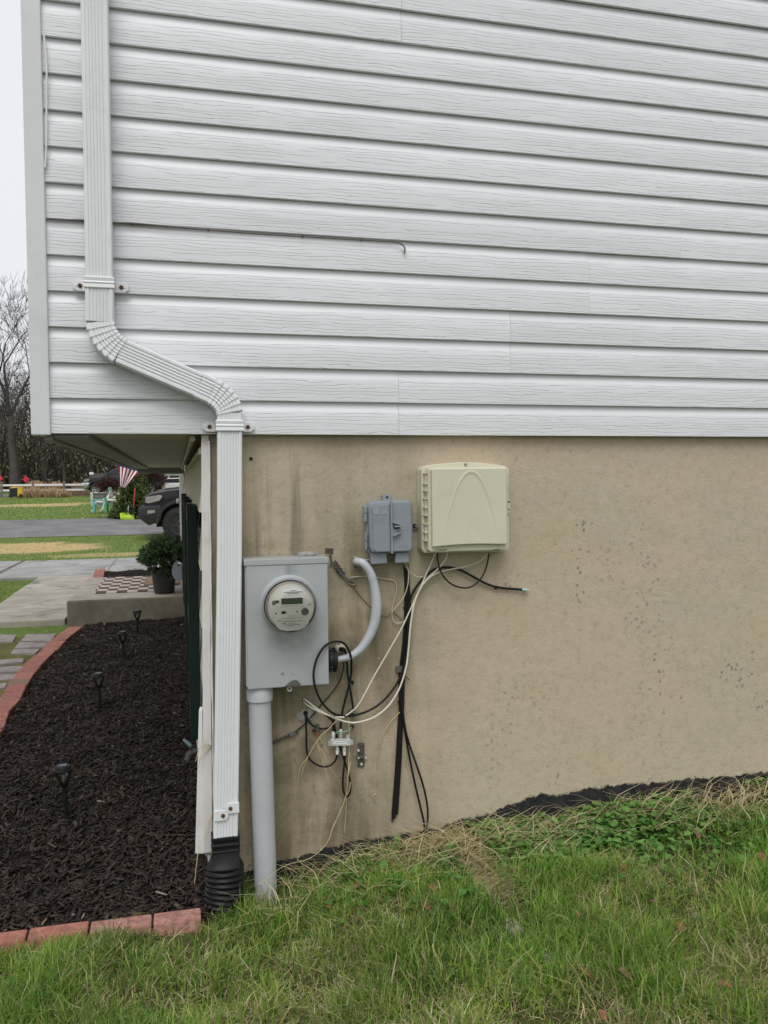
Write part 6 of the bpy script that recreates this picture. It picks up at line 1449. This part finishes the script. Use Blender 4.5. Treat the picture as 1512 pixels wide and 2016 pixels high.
# tan ornamental grass clumps
def clump(u, v0, v1, y, w, label, seed):
    g = np.random.default_rng(seed); p = at(u, v0, y); h = at(u, v1, y)[2]-p[2]; n = 420
    x = p[0]+g.normal(0, w*.35, n); yy_ = y+g.normal(0, w*.3, n)
    col = np.array([.58,.42,.27])*g.uniform(.45, 1.35, (n, 1))
    o = blades('ornamental_grass', x, yy_, np.full(n, p[2]-.05), h*g.uniform(.45, 1.15, n), g.uniform(.1, .7, n), g.uniform(.03, .06, n), col, label, seed)
    o['group'] = 'tan ornamental grasses by the fence'; o['category'] = 'ornamental grass'; del o['kind']
clump(57, 979, 952, 63.4, 1.1, 'tan ornamental grass clump just right of the bin', 91); clump(78, 980, 955, 63.2, 1.0, 'tan ornamental grass clump at the second fence post', 92)
clump(104, 978, 952, 63.4, 1.2, 'tan ornamental grass clump in the middle of the fence bay', 93); clump(121, 977, 960, 63.0, .9, 'rightmost tan ornamental grass clump by the fence', 94)
clump(70, 958, 943, 65.2, .8, 'feathery grass plumes rising behind the top rail', 95); clump(108, 958, 945, 65.2, .9, 'tan plumes above the rail at the right', 96)
bk = MB(); rings = []
for k in range(14):
    x = -8.2+k*.55; rings.append([(x, 66.2, .3), (x, 67.0, 1.35+.2*math.sin(k*1.9)), (x, 68.5, 1.5+.15*math.cos(k*1.3)), (x, 70, .4)])
obj('dirt_bank', bk.loft(rings), mat('brown_earth', (.085,.055,.033), .98, var=.35, vscale=2, bump=.8, bscale=6, bdist=.1), None, None, None, kind='structure', smooth=True, angle=80)
# far house and car port on the right
fh = thing('neighbour_house', 'distant white house with a low porch seen under the overhang', 'house', (1.0, 84, .8))
hz = at(310, 934, 80)[2]
obj('porch_beam', MB().box(at(276,934,80)[0], 12, 80, 80.3, hz-.14, hz+.16), MT['white_paint'], fh)
obj('porch_roof', MB().prism_x([(79.6,hz+.161),(84,hz+1.6),(84,hz+1.7),(79.5,hz+.28)], at(274,934,80)[0], 12.4), MT['roof'], fh)
obj('wall', MB().box(-3.6, 12, 84.05, 92, .3, hz+1.5), mat('pale_siding', (.45,.44,.42), .7), fh)
for u in (276.5, 322, 332): 
    x = at(u, 940, 80)[0]; obj('porch_post', MB().box(x-.08, x+.08, 80.05, 80.25, .4, hz-.141), MT['white_paint'], fh)
obj('house_roof', MB().prism_x([(83.4,hz+1.45),(88,hz+4),(92.6,hz+1.45)], -4, 12.5), MT['roof'], fh)
wcar = thing('parked_car', 'pale parked car roof glimpsed beyond the black pickup hood', 'car', (at(312,950,70)[0], 70, .6))
cx0 = at(288, 950, 70)[0]
obj('body', MB().prism([(cx0, .75),(cx0+.05,1.25),(cx0+.9,1.40),(cx0+1.7,1.86),(cx0+3.0,1.9),(cx0+3.8,1.45),(cx0+4.5,1.35),(cx0+4.5,.75)], 70, 71.7), mat('pale_car_paint', (.55,.54,.52), .3), wcar, bevel=.08, seg=3, smooth=True)
obj('window', MB().prism([(cx0+1.0,1.42),(cx0+1.75,1.80),(cx0+2.95,1.83),(cx0+3.6,1.46)], 69.985, 69.999), MT['car_glass'], wcar)
for a in (.85, 3.6): obj('wheel', MB().lathe([(.2,0),(.33,.01),(.33,.2),(.2,.21)], (cx0+a, 69.95, .93), 'y', 20), MT['tyre'], wcar, smooth=True)

# ------------------------------------------------------------------ woods
MT['tree_bark'] = mat('tree_bark', (.062,.052,.046), .95, var=.3, vscale=1.5, bump=.6, bscale=8, bdist=.05)
MT['twig'] = mat('bare_twigs', (.055,.046,.040), .95, var=.25, vscale=1)
def make_tree(seed, Ht, r0, lean=0.0, spread=1.0, fork=.38):
    rr = random.Random(seed); trunk = MB(); crown = MB()
    def grow(mb, p, d, L, r, lvl):
        n = 4 if lvl < 3 else 2 if lvl < 5 else 1
        pts = [p]; q = Vector(p); dd = Vector(d)
        for k in range(n):
            dd = (dd+Vector((rr.gauss(0,.10), rr.gauss(0,.10), .05*(lvl > 0)))*(1.0 if lvl else .35)).normalized(); q = q+dd*(L/n); pts.append(q.copy())
        r1 = r*(.62 if lvl else .55)
        mb.tube(pts, list(np.linspace(r, r1, len(pts))), 8 if lvl == 0 else 5 if lvl < 3 else 3, caps=False)
        if lvl >= 6: return
        kids = 3 if lvl < 5 else 2
        kids += rr.random() < .5
        for k in range(kids):
            i = len(pts)-1 if k < 2 else rr.randint(1, len(pts)-1)
            a = rr.uniform(0, 6.28); sp = rr.uniform(.30, .75)*spread*(1.15 if k >= 2 else .9)
            ax = dd.orthogonal().normalized(); ax.rotate(Matrix.Rotation(a, 3, dd)); nd = dd.copy(); nd.rotate(Matrix.Rotation(sp, 3, ax))
            nd.z += .06; nd.normalize()
            grow(crown if lvl >= 0 else mb, pts[i], nd, L*rr.uniform(.60, .82) if lvl else Ht*fork*rr.uniform(.6, .85), max(r1*rr.uniform(.50, .75), .013), lvl+1)
    grow(trunk, Vector((0,0,0)), Vector((lean,0,1)).normalized(), Ht*fork, r0, 0)
    return trunk, crown
def tree_meshes(seed, Ht, r0, lean=0, spread=1.0, fork=.38):
    tr, cr = make_tree(seed, Ht, r0, lean, spread, fork); out = []
    for mb, nm, m in ((tr, 'trunk', MT['tree_bark']), (cr, 'crown', MT['twig'])):
        me = bpy.data.meshes.new(nm); me.from_pydata(mb.v, [], mb.f); me.update(); me.polygons.foreach_set('use_smooth', [True]*len(me.polygons)); me.materials.append(m); out.append(me)
    return out
TM = [tree_meshes(3, 21, .40, .01, 1.05, .30), tree_meshes(8, 17, .30, -.03, 1.0, .30), tree_meshes(15, 15, .24, .03, 1.1, .28), tree_meshes(23, 13, .18, 0, 1.1, .32)]
def tree(x, y, k, rot, s, label):
    t = thing('bare_tree', label, 'tree', (x, y, float(H(x, y))-.1), 'bare trees beyond the fence'); t.rotation_euler = (0, 0, rot); t.scale = (s, s, s)
    for nm, me in zip(('trunk', 'crown'), TM[k]):
        o = bpy.data.objects.new(nm, me); COL.objects.link(o); o.parent = t; ORG[o] = ORG[t]
tree(at(28, 950, 78)[0], 78, 0, .4, 1.12, 'large bare tree rising highest above the fence at the left')
rt = random.Random(12)
TL = [(90, 82, 1, 'bare tree whose trunk shows right of the large one'), (128, 80, 2, 'slim bare tree above the ornamental grasses'), (165, 86, 1, 'bare tree above the distant pickup hood'), (205, 90, 2, 'bare tree behind the board fence'),
      (60, 92, 3, 'thin bare tree between the two nearest trunks'), (8, 95, 1, 'bare tree at the left edge behind the large one'), (145, 94, 3, 'thin bare tree deep in the wood'), (245, 96, 2, 'bare tree behind the flag')]
for u, y, k, lab in TL: tree(at(u, 950, y)[0], y, k, rt.uniform(0, 6), rt.uniform(.7, .9), lab)
for j, (u, y, k) in enumerate(((-60, 84, 1), (-130, 90, 2), (-220, 86, 0), (-320, 92, 1), (290, 100, 3), (330, 98, 1))):
    tree(at(u, 950, y)[0], y, k, rt.uniform(0, 6), rt.uniform(.75, .95), ['bare tree just outside the left of the view', 'second bare tree outside the left of the view', 'third bare tree outside the left of the view', 'fourth bare tree outside the left of the view', 'thin bare tree behind the distant white house', 'bare tree right of the thin one behind the white house'][j])
# undergrowth and distant wood: one mass of stems and buds
g = np.random.default_rng(99); n = 9000
x = g.uniform(-75, 30, n); y = g.uniform(84, 135, n); hgt = g.uniform(3, 14, n)*g.uniform(.5, 1.2, n); rad = g.uniform(.02, .10, n)
b0 = np.stack([x, y, H(x, y)], 1); V = np.zeros((n, 9, 3)); off0 = g.normal(0, .10, (n, 2)); off1 = g.normal(0, .16, (n, 2))
for k in range(3):
    a = 2*np.pi*k/3; off = np.array([math.cos(a), math.sin(a), 0])
    for lv, (hh_, rr_) in enumerate(((0, 1), (.5, .6), (1, .12))):
        c = b0.copy(); c[:, 2] += hgt*hh_; c[:, :2] += (off0*min(hh_, .5)+off1*max(0, hh_-.5))*hgt[:, None]*1.5
        V[:, lv*3+k] = c+off*(rad*rr_)[:, None]
i = (np.arange(n)*9)[:, None]; Fq = np.concatenate([i+np.array([[a, (a+1) % 3, (a+1) % 3+3, a+3]])+3*lv for a in range(3) for lv in range(2)], 0)
col = np.array([.085,.070,.060])*g.uniform(.5, 1.5, (n, 1))
array_mesh('wood', V.reshape(-1, 3), [Fq], attr_mat('wood_stems', .95, 0, .1), np.repeat(col, 9, 0), kind='stuff', label='dim bare woodland reading as one mass behind the fence', category='woods')
n = 150000; x = g.uniform(-70, 25, n); y = g.uniform(78, 128, n); cl = vn(x, y, .16)*.6+vn(x, y, .45, 1)*.4; hz_ = g.random(n)**.8*(3.5+11*cl)
ok = g.random(n) < +.40+cl*.8-.040*hz_; x, y, hz_ = x[ok], y[ok], hz_[ok]; n = len(x); C = np.stack([x, y, H(x, y)+hz_], 1)
olive = np.clip(vn(x, y, .12, 3)*1.6-.35, 0, 1)[:, None]
col = (np.array([.18,.175,.065])*olive+np.array([.118,.094,.078])*(1-olive))*g.uniform(.4, 1.5, (n, 1))
leafcloud('undergrowth', C, g.normal(size=(n, 3))*np.array([1,1,1.6]), g.uniform(.2, .7, n), g.uniform(.02, .10, n), col, MT['needle'], kind='stuff', label='budding olive brush and brambles under the bare trees', category='undergrowth')
# reddish bare bushes in front of the distant pickup
def bare_bush(u, v, y, r, h, label, seed):
    g = np.random.default_rng(seed); p = at(u, v, y); t = thing('bare_bush', label, 'bush', tuple(p))
    C, D, sh = bushy(np.array([p[0], y, p[2]+h*.45]), r, h*.55, 260, 9, g)
    leafcloud('twigs', C, D, .26, .016, np.array([.075,.036,.032])*sh[:, None]*g.uniform(.6, 1.4, (len(sh), 1)), MT['needle'], t)
    obj('stem', MB().tube([(p[0], y, p[2]-.05), (p[0], y, p[2]+h*.5)], [.05,.02], 6), MT['twig'], t)
bare_bush(216, 974, 50.0, .75, 1.05, 'reddish bare bush in front of the distant pickup cab', 5); bare_bush(300, 962, 45.0, .7, 1.0, 'reddish bare bush right of the evergreen', 6)
